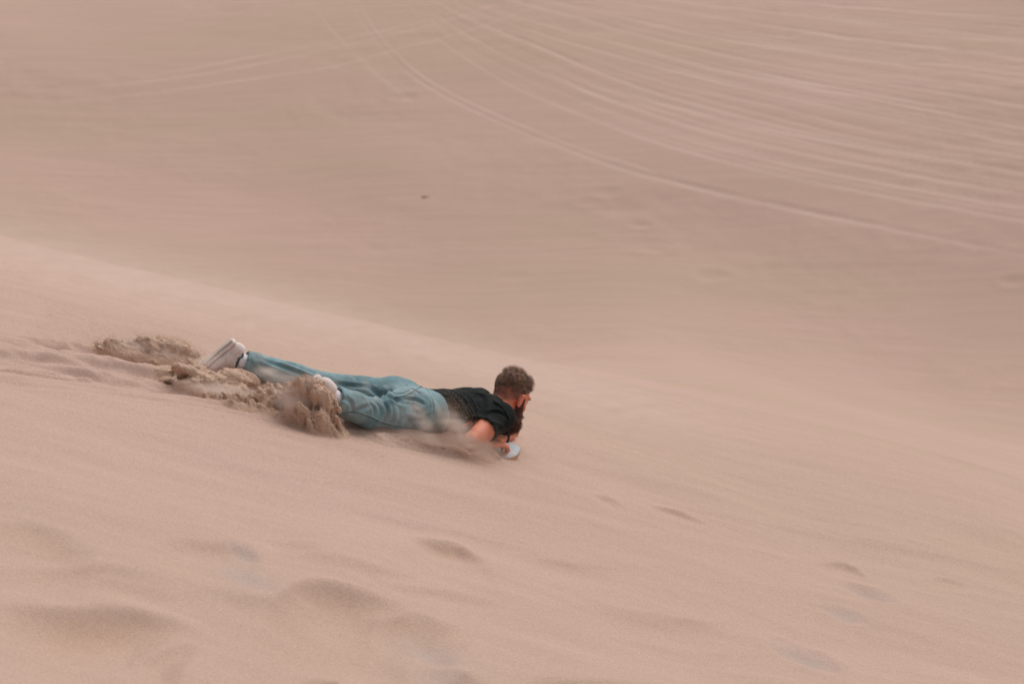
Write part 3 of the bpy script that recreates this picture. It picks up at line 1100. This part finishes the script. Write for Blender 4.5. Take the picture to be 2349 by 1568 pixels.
for ln, w_, a_ in [
    ([(1005, 900), (1030, 915), (1048, 940), (1058, 968)], .009, -.010),
    ([(1020, 897), (1042, 912), (1060, 935), (1070, 965)], .008, -.009),
    ([(1035, 895), (1058, 910), (1074, 935), (1080, 968)], .010, -.011),
    ([(1050, 895), (1075, 908), (1092, 935), (1094, 962)], .010, .007),
    ([(1080, 900), (1110, 912), (1108, 935), (1104, 955)], .011, -.008),
    ([(1104, 962), (1118, 948), (1140, 944), (1160, 955)], .010, -.011),
    ([(1110, 975), (1135, 968), (1160, 985)], .010, .004),
    ([(1128, 1005), (1145, 985), (1165, 975)], .009, -.006),
    ([(1010, 920), (1030, 945), (1038, 975)], .009, -.007),
    ([(1100, 900), (1130, 915), (1152, 940)], .010, .004),
]:
    tv = crease(tv, tn, tb, ln, w_, a_)
shirt = mesh_obj('t_shirt', tv, tf, M['black'], person)
tb = bvh_of(tv, tf)
seam('neck_rib', [(1133, 921), (1148, 930), (1160, 945), (1168, 962)], .0045, M['black'], shirt, tb, .001)

# ---- shoes and socks
def make_shoe(ank, tdir, leg, kind):
    t = nrm(tdir)
    lat = np.array([0, 1.0, 0]) if kind == 'far' else nrm([.25, 1.0, 0.05])
    lat = nrm(lat - (lat @ t) * t)
    s_ = np.cross(lat, t)
    if s_ @ leg < 0: s_ = -s_            # the sole faces away from the shin
    u = -s_
    o = ank
    A = np.stack([t, lat, u])
    lo_, hi_ = o - .34, o + .34
    S = Vol(lo_, hi_, .0045)
    def L(x, y, z): return o + t * x + lat * y + u * z
    S.tube([L(-.035, 0, -.035), L(.03, 0, -.038), L(.11, 0, -.052), L(.180, .004, -.060)], [(.034, .038), (.036, .038), (.041, .029), (.035, .023)], u, .012)
    S.ell(L(-.035, 0, -.012), (.032, .032, .050), A, .02)
    S.tube([L(-.02, 0, .005), L(.02, 0, .0)], [(.036, .03), (.036, .03)], u, .02)
    shin = -leg
    S.cut(ank + shin * .006, shin, ank + shin * .075, .085)
    S.tube([L(-.004, 0, -.02), L(-.002, 0, .08)], [.030, .030], t, .003, 'sub')
    S.cut(L(0, 0, -.066), -u, L(.07, 0, -.12), .22)
    v, f = S.mesh(); v = relax(v, f, 2, .5)
    shoe = mesh_obj('shoe', v, f, M['shoe'], person)
    S = Vol(lo_, hi_, .0045)
    S.tube([L(-.042, 0, -.078), L(.03, 0, -.080), L(.12, .002, -.080), L(.188, .005, -.072)], [(.037, .017), (.037, .015), (.046, .014), (.038, .012)], u, .012)
    v, f = S.mesh(); v = relax(v, f, 1, .5)
    mesh_obj('midsole', v, f, M['shoe'], shoe)
    S = Vol(lo_, hi_, .0045)
    S.tube([L(-.045, 0, -.092), L(.03, 0, -.093), L(.12, .002, -.093), L(.192, .005, -.083)], [(.040, .008), (.039, .008), (.049, .008), (.041, .008)], u, .006)
    v, f = S.mesh(); v = relax(v, f, 1, .5)
    mesh_obj('outsole', v, f, M['sole'], shoe)
    # padded collar
    pts = []
    for a in np.linspace(0, 2 * math.pi, 25):
        fwd = nrm(t - (t @ shin) * shin)
        pts.append(ank + shin * .004 + fwd * .037 * math.cos(a) + lat * .037 * math.sin(a) + shin * (.012 if math.cos(a) < -.6 else 0))
    v, f = tube_mesh(pts, .0085)
    mesh_obj('collar', v, f, M['collar'], shoe)
    # panel edges on the side that shows
    sb = bvh_of(*(lambda a, b_: (a, b_))(np.array([p.co for p in shoe.data.vertices]), [tuple(p.vertices) for p in shoe.data.polygons]))
    for zz, x0, x1 in ((-.030, -.05, .06), (-.050, .0, .17)):
        ln = []
        for k in np.linspace(0, 1, 8):
            q_ = L(x0 + (x1 - x0) * k, -.2, zz + .012 * math.sin(k * 3.1))
            hit, nv, ix, ds = sb.ray_cast(Vector(q_), Vector(lat))
            if hit: ln.append(np.array(hit) + np.array(nv) * .0008)
        if len(ln) > 3:
            v, f = tube_mesh(ln, .0016)
            mesh_obj('stitching', v, f, M['shoe'], shoe)
    S = Vol(lo_, hi_, .0045)
    S.tube([L(-.0, 0, -.03), L(0, 0, .0), ank - leg * .02, ank - leg * .10], [.030, .035, .040, .042], t, .01)
    S.cut(ank - leg * .085, -leg, ank - leg * .13, .07)
    v, f = S.mesh(); v = relax(v, f, 1, .5)
    nn_ = vnormals(v, f)
    ax_ = (v - ank) @ leg
    v = v + nn_ * (0.0012 * np.sin(ax_ * 700) + .0015 * fbm3(v * 40, 2, 4))[:, None]
    mesh_obj('sock', v, f, M['sock'], person)
    return L

LL = make_shoe(LAN, [-.76, -.16, -.62], lh, 'far')
LR = make_shoe(RAN, [-.50, .10, -.82], rh, 'near')

# ---- wristwatch on his far wrist
wd = nrm(LWR - LEL)
ua = nrm(np.cross(wd, GN)); ub = np.cross(wd, ua)
pts = [LWR - wd * .012 + ua * .033 * math.cos(a) + ub * .033 * math.sin(a) for a in np.linspace(0, 2 * math.pi, 25)]
v, f = tube_mesh(pts, .0065)
v = v + ((v - LWR) @ wd)[:, None] * wd * .9
watch = mesh_obj('wristwatch', v, f, M['watch'], person)
cc = LWR - wd * .012 + nrm(-AF * .6 + GN * .6 + AX * .3) * .036
W_ = Vol(cc - .04, cc + .04, .003)
W_.ell(cc, (.017, .017, .008), np.stack([wd, np.cross(GN, wd), GN]), .002)
v, f = W_.mesh()
mesh_obj('watch_face', v, f, M['watch'], watch)

# ---- hair and beard: tufts rooted on the head
def strands(name, roots, dirs, lens, rad, mat, curl, segs=5):
    k = len(roots)
    p = roots.copy(); d = dirs / np.linalg.norm(dirs, axis=1, keepdims=True)
    ph = rng.uniform(0, 6.28, k); fr = rng.uniform(.7, 1.4, k)
    s1 = np.cross(d, HU_ + .1); s1 /= np.linalg.norm(s1, axis=1, keepdims=True) + 1e-9
    s2 = np.cross(d, s1)
    rings = []
    for i in range(segs + 1):
        t = i / segs
        c = p + d * (lens * t)[:, None] + (s1 * np.cos(ph + 5 * fr * t)[:, None] + s2 * np.sin(ph + 5 * fr * t)[:, None]) * (curl * lens * t)[:, None]
        r_ = rad * (1 - .75 * t) * (lens * 0 + 1)
        ring = [c + s1 * (r_ * math.cos(a))[:, None] + s2 * (r_ * math.sin(a))[:, None] for a in (0, 2.094, 4.189)]
        rings.append(np.stack(ring, 1))
    Vv = np.stack(rings, 1).reshape(k, -1, 3)           # k, (segs+1)*3, 3
    base = []
    for i in range(segs):
        for j in range(3):
            base.append((i * 3 + j, i * 3 + (j + 1) % 3, (i + 1) * 3 + (j + 1) % 3, (i + 1) * 3 + j))
    base = np.array(base)
    F_ = (base[None] + (np.arange(k) * (segs + 1) * 3)[:, None, None]).reshape(-1, 4)
    return mesh_obj(name, Vv.reshape(-1, 3), F_, mat, person)


bn = vnormals(bv, bf)
loc = (bv - HC) @ HA.T                        # x right, y forward, z up
hz = np.linalg.norm(loc, axis=1) < .16
head_ids = np.where(hz)[0]
hl = loc[head_ids]
# hairline
def hairmask(l):
    x, y, z = l[:, 0], l[:, 1], l[:, 2]
    line = np.where(y > .02, .045 + (y - .02) * .55, np.where(y > -.02, .02 + (y + .02) * .6, -.055 + (y + .1) * .6))
    ear = (np.abs(x) > .074) & (y > -.045) & (y < .02) & (z < .028)
    return (z > line) & ~ear
hm = hairmask(hl)
top = hl[:, 2] + .25 * hl[:, 1] > .055
roots_i = head_ids[hm & top]; side_i = head_ids[hm & ~top]
ri = rng.choice(roots_i, 5200)
jit = rng.normal(0, .002, (len(ri), 3))
q = bv[ri] * 62
clump = np.stack([fbm3(q, 2, 90), fbm3(q, 2, 93), fbm3(q, 2, 96)], -1)       # locks lean together
tall = .75 + .5 * np.clip(fbm3(bv[ri] * 38, 2, 99), -.6, .8)
dirs = bn[ri] * .9 + HF_ * .40 + HU_ * .2 + clump * 1.3 + rng.normal(0, .16, (len(ri), 3))
edge = sstep(.055, .085, loc[ri][:, 2] + .25 * loc[ri][:, 1])
ln_ = rng.uniform(.020, .034, len(ri)) * tall * (.5 + .5 * edge) * (1 + .7 * sstep(.045, .085, loc[ri][:, 1]))
strands('hair', bv[ri] + jit - bn[ri] * .002, dirs, ln_, .0013, M['hair'], .34, 6)
ui = rng.choice(head_ids[hm & (hl[:, 2] > .022)], 4000)
strands('hair', bv[ui] + rng.normal(0, .001, (len(ui), 3)), bn[ui] * .6 - HU_ * .3 - HF_ * .2 + rng.normal(0, .3, (len(ui), 3)),
        np.interp(loc[ui][:, 2], [.0, .05], [.004, .014]), .0013, M['hair'], .2, 3)
si = rng.choice(side_i, 5200)
gr = (loc[si][:, 2] + .03 < rng.uniform(-.03, .08, len(si)))
for mk, mt, nm in ((gr, M['grey_hair'], 'hair'), (~gr, M['hair'], 'hair')):
    ii = si[mk]
    zz_ = loc[ii][:, 2]
    ln_ = np.interp(zz_, [-.06, .0, .06], [.003, .006, .016]) * rng.uniform(.7, 1.3, len(ii))
    dirs = bn[ii] * .7 - HU_ * .5 - HF_ * .2 + rng.normal(0, .25, (len(ii), 3))
    strands(nm, bv[ii] + rng.normal(0, .0012, (len(ii), 3)), dirs, ln_, .0010, mt, .15, 3)
# beard: jaw, chin, upper lip and sideburn
x, y, z = hl[:, 0], hl[:, 1], hl[:, 2]
bmk = (y > -.002) & (z < -.042 + .9 * np.clip(.03 - y, -.06, .03) + .0) & (z > -.15) & ~((np.abs(x) < .02) & (z > -.080) & (z < -.058))
bmk |= (y > .06) & (np.abs(x) < .034) & (z < -.048) & (z > -.058)
bmk |= (np.abs(x) > .055) & (y > .000) & (y < .045 - .25 * np.clip(z + .03, 0, .05)) & (z < .012) & (z > -.08)
bi = rng.choice(head_ids[bmk], 5600)
lb = loc[bi]
ln_ = np.interp(lb[:, 2], [-.12, -.07, -.02, .01], [.050, .036, .014, .004]) * rng.uniform(.7, 1.15, len(bi))
dirs = bn[bi] * .55 - HU_ * .75 + HF_ * .12 + rng.normal(0, .22, (len(bi), 3))
strands('beard', bv[bi] + rng.normal(0, .002, (len(bi), 3)), dirs, ln_, .0019, M['beard'], .16)
for sx in (-1, 1):
    bi = head_ids[(np.abs(x - sx * .03) < .02) & (np.abs(z - .027) < .006) & (y > .06)]
    if len(bi) > 5:
        ii = rng.choice(bi, 140)
        strands('eyebrow', bv[ii], bn[ii] * .4 + HR_ * sx * .8 + rng.normal(0, .15, (len(ii), 3)), rng.uniform(.006, .011, len(ii)), .0009, M['hair'], .1, 3)

# ------------------------------------------------------------------ sandboard
def board():
    f0 = px_near(1181, 1044)
    tip = np.array([f0[0], f0[1], near_plane(*f0)])
    root = empty('sandboard', tip)
    tag(root, 'sandboard with pale blue deck and orange edge under the sliding man', 'sandboard')
    L_, W2 = .80, .12
    lat = RV
    def pos(s, w, z):
        # s: 0 tail .. 1 tip
        lift = .030 * max(0, (s - .82) / .18) ** 2 + .03 * max(0, (.1 - s) / .1) ** 2
        return tip - HV * (L_ * (1 - s)) + lat * w + GN * (lift + z + .008 - .03 * min(1, (1 - s) / .3))
    def half(s):
        e = min(s, 1 - s) * L_
        r_ = W2
        return r_ * math.sqrt(max(0, 1 - (1 - min(1, e / (r_ * 1.15))) ** 2)) * (1 - .10 * math.sin(math.pi * s))
    ss = np.r_[np.linspace(0, .14, 16), np.linspace(.16, .84, 20), np.linspace(.86, 1, 22)]
    cols = np.linspace(-1, 1, 13)
    def slab(z0, z1, shrink):
        Vv, Ff = [], []
        for s in ss:
            hw = max(half(s) - shrink, .002)
            for z in (z0, z1):
                for c in cols: Vv.append(pos(s, c * hw, z))
        nc_ = len(cols)
        for i in range(len(ss) - 1):
            a = i * 2 * nc_; b_ = (i + 1) * 2 * nc_
            for j in range(nc_ - 1):
                Ff.append((a + j, a + j + 1, b_ + j + 1, b_ + j)[::-1])
                Ff.append((a + nc_ + j, a + nc_ + j + 1, b_ + nc_ + j + 1, b_ + nc_ + j))
            Ff.append((a, b_, b_ + nc_, a + nc_)); Ff.append((a + nc_ - 1, a + 2 * nc_ - 1, b_ + 2 * nc_ - 1, b_ + nc_ - 1))
        return np.array(Vv), np.array(Ff)
    v, f = slab(-.006, .010, 0); mesh_obj('board_core', v, f, M['edge'], root)
    v, f = slab(.0105, .016, .005); mesh_obj('deck', v, f, M['deck'], root)
board()

# ------------------------------------------------------------------ thrown sand
def grains(name, pts, size, mat, label):
    k = len(pts)
    b_ = np.array([[1, 1, 1], [1, -1, -1], [-1, 1, -1], [-1, -1, 1]], float) * .75
    a = rng.normal(0, 1, (k, 4)); a /= np.linalg.norm(a, axis=1, keepdims=True)
    w, x, y, z = a.T
    Rm = np.stack([np.stack([1 - 2 * (y * y + z * z), 2 * (x * y - z * w), 2 * (x * z + y * w)], -1),
                   np.stack([2 * (x * y + z * w), 1 - 2 * (x * x + z * z), 2 * (y * z - x * w)], -1),
                   np.stack([2 * (x * z - y * w), 2 * (y * z + x * w), 1 - 2 * (x * x + y * y)], -1)], 1)
    sz = size * rng.uniform(.6, 1.4, k)
    v = pts[:, None, :] + np.einsum('kij,vj->kvi', Rm, b_) * sz[:, None, None]
    f = np.array([[0, 1, 2], [0, 3, 1], [0, 2, 3], [1, 3, 2]])
    F_ = (f[None] + (np.arange(k) * 4)[:, None, None]).reshape(-1, 3)
    o = mesh_obj(name, v.reshape(-1, 3), F_, mat, None, smooth=False)
    tag(o, label, 'sand', kind='stuff')
    return o


def Pn(u, v, dd):
    D = D0 + dd
    return CAM + AX * ((u - 1174.5) / FPX * D)[:, None] - AU * ((v - 784) / FPX * D)[:, None] + AF * D[:, None]


def cloud(blobs, fil=1.0, seed=0, thr=-.1):
    """blobs: (u, v, dd, su, sv, angle, sd, count)"""
    out = []
    for u, v, dd, su, sv, ang, sdp, cnt in blobs:
        cnt = int(cnt)
        a, b_ = rng.normal(0, 1, cnt) * su, rng.normal(0, 1, cnt) * sv
        ca, sa = math.cos(R(ang)), math.sin(R(ang))
        out.append(Pn(u + a * ca - b_ * sa, v + a * sa + b_ * ca, dd + rng.normal(0, 1, cnt) * sdp))
    p = np.concatenate(out)
    q = p.copy()
    q1 = q @ np.r_[UD, -.3]
    q2 = q @ np.r_[VD, 0]
    nz_ = fbm3(np.stack([q1 * 5, q2 * 14, q[:, 2] * 12], -1), 3, seed)
    keep = rng.uniform(-.5, .5, len(p)) * .5 / fil < (nz_ - thr)
    p = p[keep]
    g = ground_z(p[:, 0], p[:, 1])
    return p[p[:, 2] > g - .005]


def lumps(name, blobs, mat, label, h=.007, rough=.016, seed=0, stretch=(7, 20, 16), fall=None):
    """heaped, breaking sand: many merged clods, roughened"""
    cs = [P(u, v, dd) for u, v, dd, *_ in blobs]
    a = np.array(cs)
    S = Vol(a.min(0) - .22, a.max(0) + .22, h)
    for c, (u, v, dd, ra, rb, rc, tilt) in zip(cs, blobs):
        ax1 = nrm(HV * math.cos(R(tilt)) + GN * math.sin(R(tilt)))
        ax2 = RV; ax3 = np.cross(ax1, ax2)
        S.ell(c, (ra, rb, rc), np.stack([ax1, ax2, ax3]), .03)
    sl, p = S.box(S.lo, S.lo + S.h * S.n)
    S.put(sl, (p[..., 2] - ground_z(p[..., 0], p[..., 1])) * .94 + .012, .07, 'add')
    act = np.abs(S.a) < .06
    q = p[act]
    e1 = HV if fall is None else nrm(HV * fall[0] + GN * fall[1])
    e3 = np.cross(e1, RV)
    q = q + .012 * np.stack([noise3(q[:, 0] * 14, q[:, 1] * 14, q[:, 2] * 14, 5 + i) for i in range(3)], -1)
    qq = np.stack([q @ e1 * stretch[0], q @ RV * stretch[1], q @ e3 * stretch[2]], -1)
    nz_ = fbm3(qq, 4, seed, .55)
    bil = np.abs(fbm3(qq * 1.7, 3, seed + 7, .6))
    hgt = np.clip((q[:, 2] - ground_z(q[:, 0], q[:, 1])) / .04, 0, 1)
    fine = fbm3(q * 95, 2, seed + 31)
    S.a[act] += (hgt * (rough * nz_ + rough * .5 * (bil - .35) + .0028 * fine)).astype(np.float32)
    v, f = S.mesh()
    g = ground_z(v[:, 0], v[:, 1])
    keep = (v[:, 2] > g - .013)
    f = f[keep[f].all(1)]
    o = mesh_obj(name, v, f, mat)
    tag(o, label, 'sand', kind='stuff')
    return v[np.unique(f)]


def on_ground(u, v):
    """depth offset at which a station meets the slope"""
    q = px_near(u, v)
    p = np.array([q[0], q[1], near_plane(*q)])
    return (p - CAM) @ AF - D0


# near plume, thrown up by the near foot
gB = on_ground(700, 975)
print('ground depth near plume', gB, 'far', on_ground(420, 850), 'foot r', proj(RAN), 'gnd under RAN', RAN[2] - near_plane(RAN[0], RAN[1]))
rr = random.Random(3)


def inpoly(u, v, poly):
    ins_ = False
    j = len(poly) - 1
    for i in range(len(poly)):
        (xi, yi), (xj, yj) = poly[i], poly[j]
        if (yi > v) != (yj > v) and u < (xj - xi) * (v - yi) / (yj - yi + 1e-9) + xi: ins_ = not ins_
        j = i
    return ins_


def fill(poly, cnt, r0, r1, tilt, dd_off=0.0, thick=.03, el=1.6, ddf=None):
    us = [p[0] for p in poly]; vs_ = [p[1] for p in poly]
    out = []
    while len(out) < cnt:
        u, v = rr.uniform(min(us), max(us)), rr.uniform(min(vs_), max(vs_))
        if not inpoly(u, v, poly): continue
        vb = v
        while inpoly(u, vb + 2, poly): vb += 2
        vt = v
        while inpoly(u, vt - 2, poly): vt -= 2
        r_ = rr.uniform(r0, r1) * min(1, max(.35, (vb - vt) / 42))
        dd = on_ground(u, vb) + dd_off + rr.gauss(0, thick)
        if ddf: dd += ddf(u)
        out.append((u, v, dd, r_ * el, r_, r_ * .8, tilt + rr.gauss(0, 12)))
        if rr.random() < .35: out.append((u, vb + 4, on_ground(u, vb + 4) + rr.gauss(0, .02), r_ * 2.2, r_ * 1.3, r_ * .9, 0))
    return out


polyB = [(575, 905), (625, 900), (665, 893), (700, 880), (722, 870), (738, 888), (755, 918), (778, 955), (796, 992), (760, 990), (700, 975), (640, 955), (570, 930)]
polyB2 = [(430, 905), (500, 902), (590, 908), (660, 925), (700, 960), (640, 958), (540, 934), (470, 918)]
polyA = [(165, 797), (210, 789), (255, 784), (300, 787), (380, 780), (425, 794), (472, 820), (462, 838), (400, 836), (330, 822), (250, 805)]
polyC = [(350, 842), (450, 846), (520, 852), (580, 862), (640, 872), (690, 890), (700, 908), (620, 905), (500, 900), (400, 880)]
near_foot = lambda u: -.09 * min(1, max(0, (u - 640) / 60))
nb = fill(polyB, 120, .016, .030, -50, -.02, .035, 2.0, near_foot) + fill(polyB2, 50, .010, .018, -8, 0, .03, 2.0)
pB = lumps('kicked_up_sand', nb, M['loose'], 'brown clods of sand thrown up in a heap by the nearer shoe', h=.0055, rough=.010, seed=2, stretch=(11, 34, 40), fall=(.45, -.9))
fb = fill(polyA, 110, .014, .026, -8, 0, .04, 2.0)
pA = lumps('kicked_up_sand', fb, M['loose'], 'low plume of dark loose sand behind the farther shoe', h=.006, rough=.011, seed=5, stretch=(10, 30, 36), fall=(.9, -.3))
mb_ = fill(polyC, 120, .012, .022, -5, 0, .05, 2.6)
pC = lumps('kicked_up_sand', mb_, M['loose'], 'pale heap of churned sand covering the toes of the farther shoe', h=.006, rough=.0065, seed=9, stretch=(7, 26, 30))


polyD = [(800, 985), (870, 990), (950, 1003), (1040, 1022), (1130, 1040), (1140, 1048), (1060, 1038), (950, 1020), (860, 1005)]
dbl = fill([(a, b + 10) for a, b in polyD], 90, .016, .028, -3, .0, .02, 3.0)
lumps('ploughed_sand', dbl, M['sand'], 'low ridge of sand ploughed up along the near side of the board', h=.006, rough=.008, seed=14, stretch=(8, 30, 34))


def shell(pts, cnt, spread, bias=None):
    ii = rng.integers(0, len(pts), cnt)
    off = rng.normal(0, 1, (cnt, 3)) * spread * rng.exponential(1, (cnt, 1))
    if bias is not None: off += bias * rng.exponential(1, (cnt, 1))
    p = pts[ii] + off
    return p[p[:, 2] > ground_z(p[:, 0], p[:, 1]) - .01]


grains('flying_sand', shell(pB, 44000, .011, GN * .006 - HV * .004), .0010, M['grain_brown'], 'brown grains flying off the heap at the nearer shoe')
grains('flying_sand', shell(pA, 36000, .012, GN * .006 - HV * .006), .0010, M['grain_brown'], 'grains drifting off the plume behind the farther shoe')
grains('flying_sand', shell(pC, 30000, .008, GN * .006), .0009, M['grain'], 'fine grains drifting over the farther shin')

hip = cloud([
    (1075, 1020, -.10, 60, 12, 12, .08, 30000),
    (1120, 1030, -.02, 26, 9, 25, .07, 12000),
    (1095, 1000, -.06, 28, 16, 15, .06, 9000),
    (1035, 970, -.10, 30, 24, 40, .06, 26000),
    (1020, 945, -.06, 16, 24, 10, .05, 9000),
    (985, 975, -.12, 26, 12, 40, .05, 9000),
    (955, 945, -.16, 26, 12, 38, .05, 4000),
    (960, 998, -.14, 50, 9, 10, .06, 9000),
    (1150, 1042, .05, 20, 5, 18, .05, 5000),
    (905, 985, -.2, 50, 7, 12, .05, 5000),
], .3, 4, -.35)
hip = hip[rng.uniform(0, 1, len(hip)) < .6]
hip = np.concatenate([hip, hip + rng.normal(0, .012, hip.shape)])
grains('sand_spray', hip, .0005, M['grain'], 'translucent spray of fine sand over the hip, waist and elbow')

# fine dust hanging in the air where it is thrown up: soft-edged puffs of thin volume
def dust_mat(name, dens):
    m = bpy.data.materials.new(name)
    m.use_nodes = True
    nt = m.node_tree
    nt.nodes.clear()
    o = nt.nodes.new('ShaderNodeOutputMaterial')
    pv = nt.nodes.new('ShaderNodeVolumePrincipled')
    pv.inputs['Color'].default_value = (0.98, 0.88, 0.81, 1)
    pv.inputs['Anisotropy'].default_value = 0.3
    tc = nt.nodes.new('ShaderNodeTexCoord')
    ln = nt.nodes.new('ShaderNodeVectorMath'); ln.operation = 'LENGTH'
    nt.links.new(tc.outputs['Object'], ln.inputs[0])
    mr = nt.nodes.new('ShaderNodeMapRange'); mr.interpolation_type = 'SMOOTHSTEP'
    mr.inputs['From Min'].default_value = 1.0; mr.inputs['From Max'].default_value = 0.0
    nt.links.new(ln.outputs['Value'], mr.inputs['Value'])
    ge = nt.nodes.new('ShaderNodeNewGeometry')
    mp = nt.nodes.new('ShaderNodeMapping'); mp.inputs['Rotation'].default_value = (0, R(20), -STREAK); mp.inputs['Scale'].default_value = (6, 24, 24)
    nt.links.new(ge.outputs['Position'], mp.inputs[0])
    nz = nt.nodes.new('ShaderNodeTexNoise'); nz.inputs['Scale'].default_value = 1.0; nz.inputs['Detail'].default_value = 4.0
    nt.links.new(mp.outputs[0], nz.inputs['Vector'])
    m2 = nt.nodes.new('ShaderNodeMapRange')
    m2.inputs['From Min'].default_value = .40; m2.inputs['From Max'].default_value = .64
    m2.inputs['To Min'].default_value = 0.04; m2.inputs['To Max'].default_value = 1.6
    nt.links.new(nz.outputs[0], m2.inputs['Value'])
    a = nt.nodes.new('ShaderNodeMath'); a.operation = 'MULTIPLY'
    b2 = nt.nodes.new('ShaderNodeMath'); b2.operation = 'MULTIPLY'; b2.inputs[1].default_value = dens
    sq = nt.nodes.new('ShaderNodeMath'); sq.operation = 'POWER'; sq.inputs[1].default_value = 1.8
    nt.links.new(mr.outputs[0], sq.inputs[0]); nt.links.new(sq.outputs[0], a.inputs[0]); nt.links.new(m2.outputs[0], a.inputs[1])
    nt.links.new(a.outputs[0], b2.inputs[0]); nt.links.new(b2.outputs[0], pv.inputs['Density'])
    nt.links.new(pv.outputs[0], o.inputs['Volume'])
    return m


def puff(c, rx, ry, rz, tilt, dens, label, axis=None):
    """an ellipsoid of dust; rx along the slide, tilted up or down from it"""
    bm = bmesh.new(); bmesh.ops.create_icosphere(bm, subdivisions=3, radius=1.0)
    me = bpy.data.meshes.new('dust_puff'); bm.to_mesh(me); bm.free()
    me.materials.append(dust_mat('thin_dust', dens))
    o = bpy.data.objects.new('dust_puff', me); scene.collection.objects.link(o)
    from mathutils import Matrix
    x = nrm(HV * math.cos(R(tilt)) + GN * math.sin(R(tilt))); y = RV; z = np.cross(x, y)
    if axis is not None: x = nrm(axis); y = nrm(np.cross(GN, x)); z = np.cross(x, y)
    Mx = Matrix(((x[0] * rx, y[0] * ry, z[0] * rz, c[0]), (x[1] * rx, y[1] * ry, z[1] * rz, c[1]), (x[2] * rx, y[2] * ry, z[2] * rz, c[2]), (0, 0, 0, 1)))
    o.matrix_world = Mx
    tag(o, label, 'dust', kind='stuff')


puff(P(1045, 980, -.14), .22, .10, .090, -30, 19, 'veil of thrown dust over his waist and lower ribs')
puff(P(1085, 1022, -.08), .22, .10, .065, -3, 24, 'dense dust boiling round the near elbow')
puff(P(968, 962, -.24), .22, .08, .070, -38, 12, 'pale streak of dust across his hip')
puff(P(985, 1005, -.20), .32, .09, .045, -2, 16, 'low dust under his thigh')
puff(P(640, 862, -.34), .24, .10, .055, 0, 20, 'thin dust before the farther shin')
puff(P(478, 828, -.30), .12, .08, .05, 30, 16, 'dust streaming from the sole of the farther shoe')
puff(P(706, 876, -.62), .08, .06, .045, 30, 24, 'dust streaming from the sole of the nearer shoe')
puff(P(350, 805, on_ground(350, 825) - .06), .40, .16, .085, 0, 16, 'thin dust round the plume behind the farther shoe')
puff(P(690, 935, gB - .12), .28, .12, .11, -20, 22, 'thin dust round the heap at the nearer shoe')
puff(P(540, 905, on_ground(540, 925)), .42, .16, .06, 0, 22, 'low dust over the churned sand between the feet')

CRX = nrm([1.0, cm, GX + GY * cm])
for (u, v, L_, dens, lab) in [(150, 650, 2.2, .85, 'dust drifting along the crest at the far left'), (700, 770, 2.2, .8, 'dust drifting along the crest behind his legs'),
                              (1300, 930, 2.0, .7, 'dust drifting along the crest beyond his head')]:
    q = px_near(u, v); gz = float(ground_z(q[0], q[1] + .3))
    puff(np.array([q[0], q[1] + .3, gz + .04]), L_, 1.3, .26, 0, dens, lab, axis=CRX)

# ------------------------------------------------------------------ small things on the far face
def on_far(u, v):
    q = px_far(u, v)
    return np.array([q[0], q[1], float(far_wall(np.array([q[0]]), np.array([q[1]]))[0])])
c = on_far(975, 453)
parts = []
for i in range(7):
    a = rng.uniform(0, 6.28); e = rng.uniform(.1, .8)
    d = np.array([math.cos(a) * math.cos(e), .3 * math.sin(a), math.sin(e) * .5]) * rng.uniform(.05, .11)
    parts.append(tube_mesh([c, c + d * .5 + rng.normal(0, .01, 3), c + d], [.009, .007, .004], 5))
v, f = join(parts)
tw = mesh_obj('dry_twig', v, f, M['twig'])
tag(tw, 'small dark scrap of dry brushwood lying on the far dune face', 'twig')
c = on_far(628, 490)
S = Vol(c - .1, c + .1, .01)
S.ell(c + np.array([0, 0, .012]), (.03, .022, .022)); S.ell(c + np.array([.02, 0, .012]), (.02, .02, .016))
v, f = S.mesh()
pb = mesh_obj('pebble', v, f, M['shell'])
tag(pb, 'tiny pale pebble alone on the far dune face', 'pebble')
print('tris', sum(len(o.data.loops) - 2 * len(o.data.polygons) for o in scene.objects if o.type == 'MESH'))
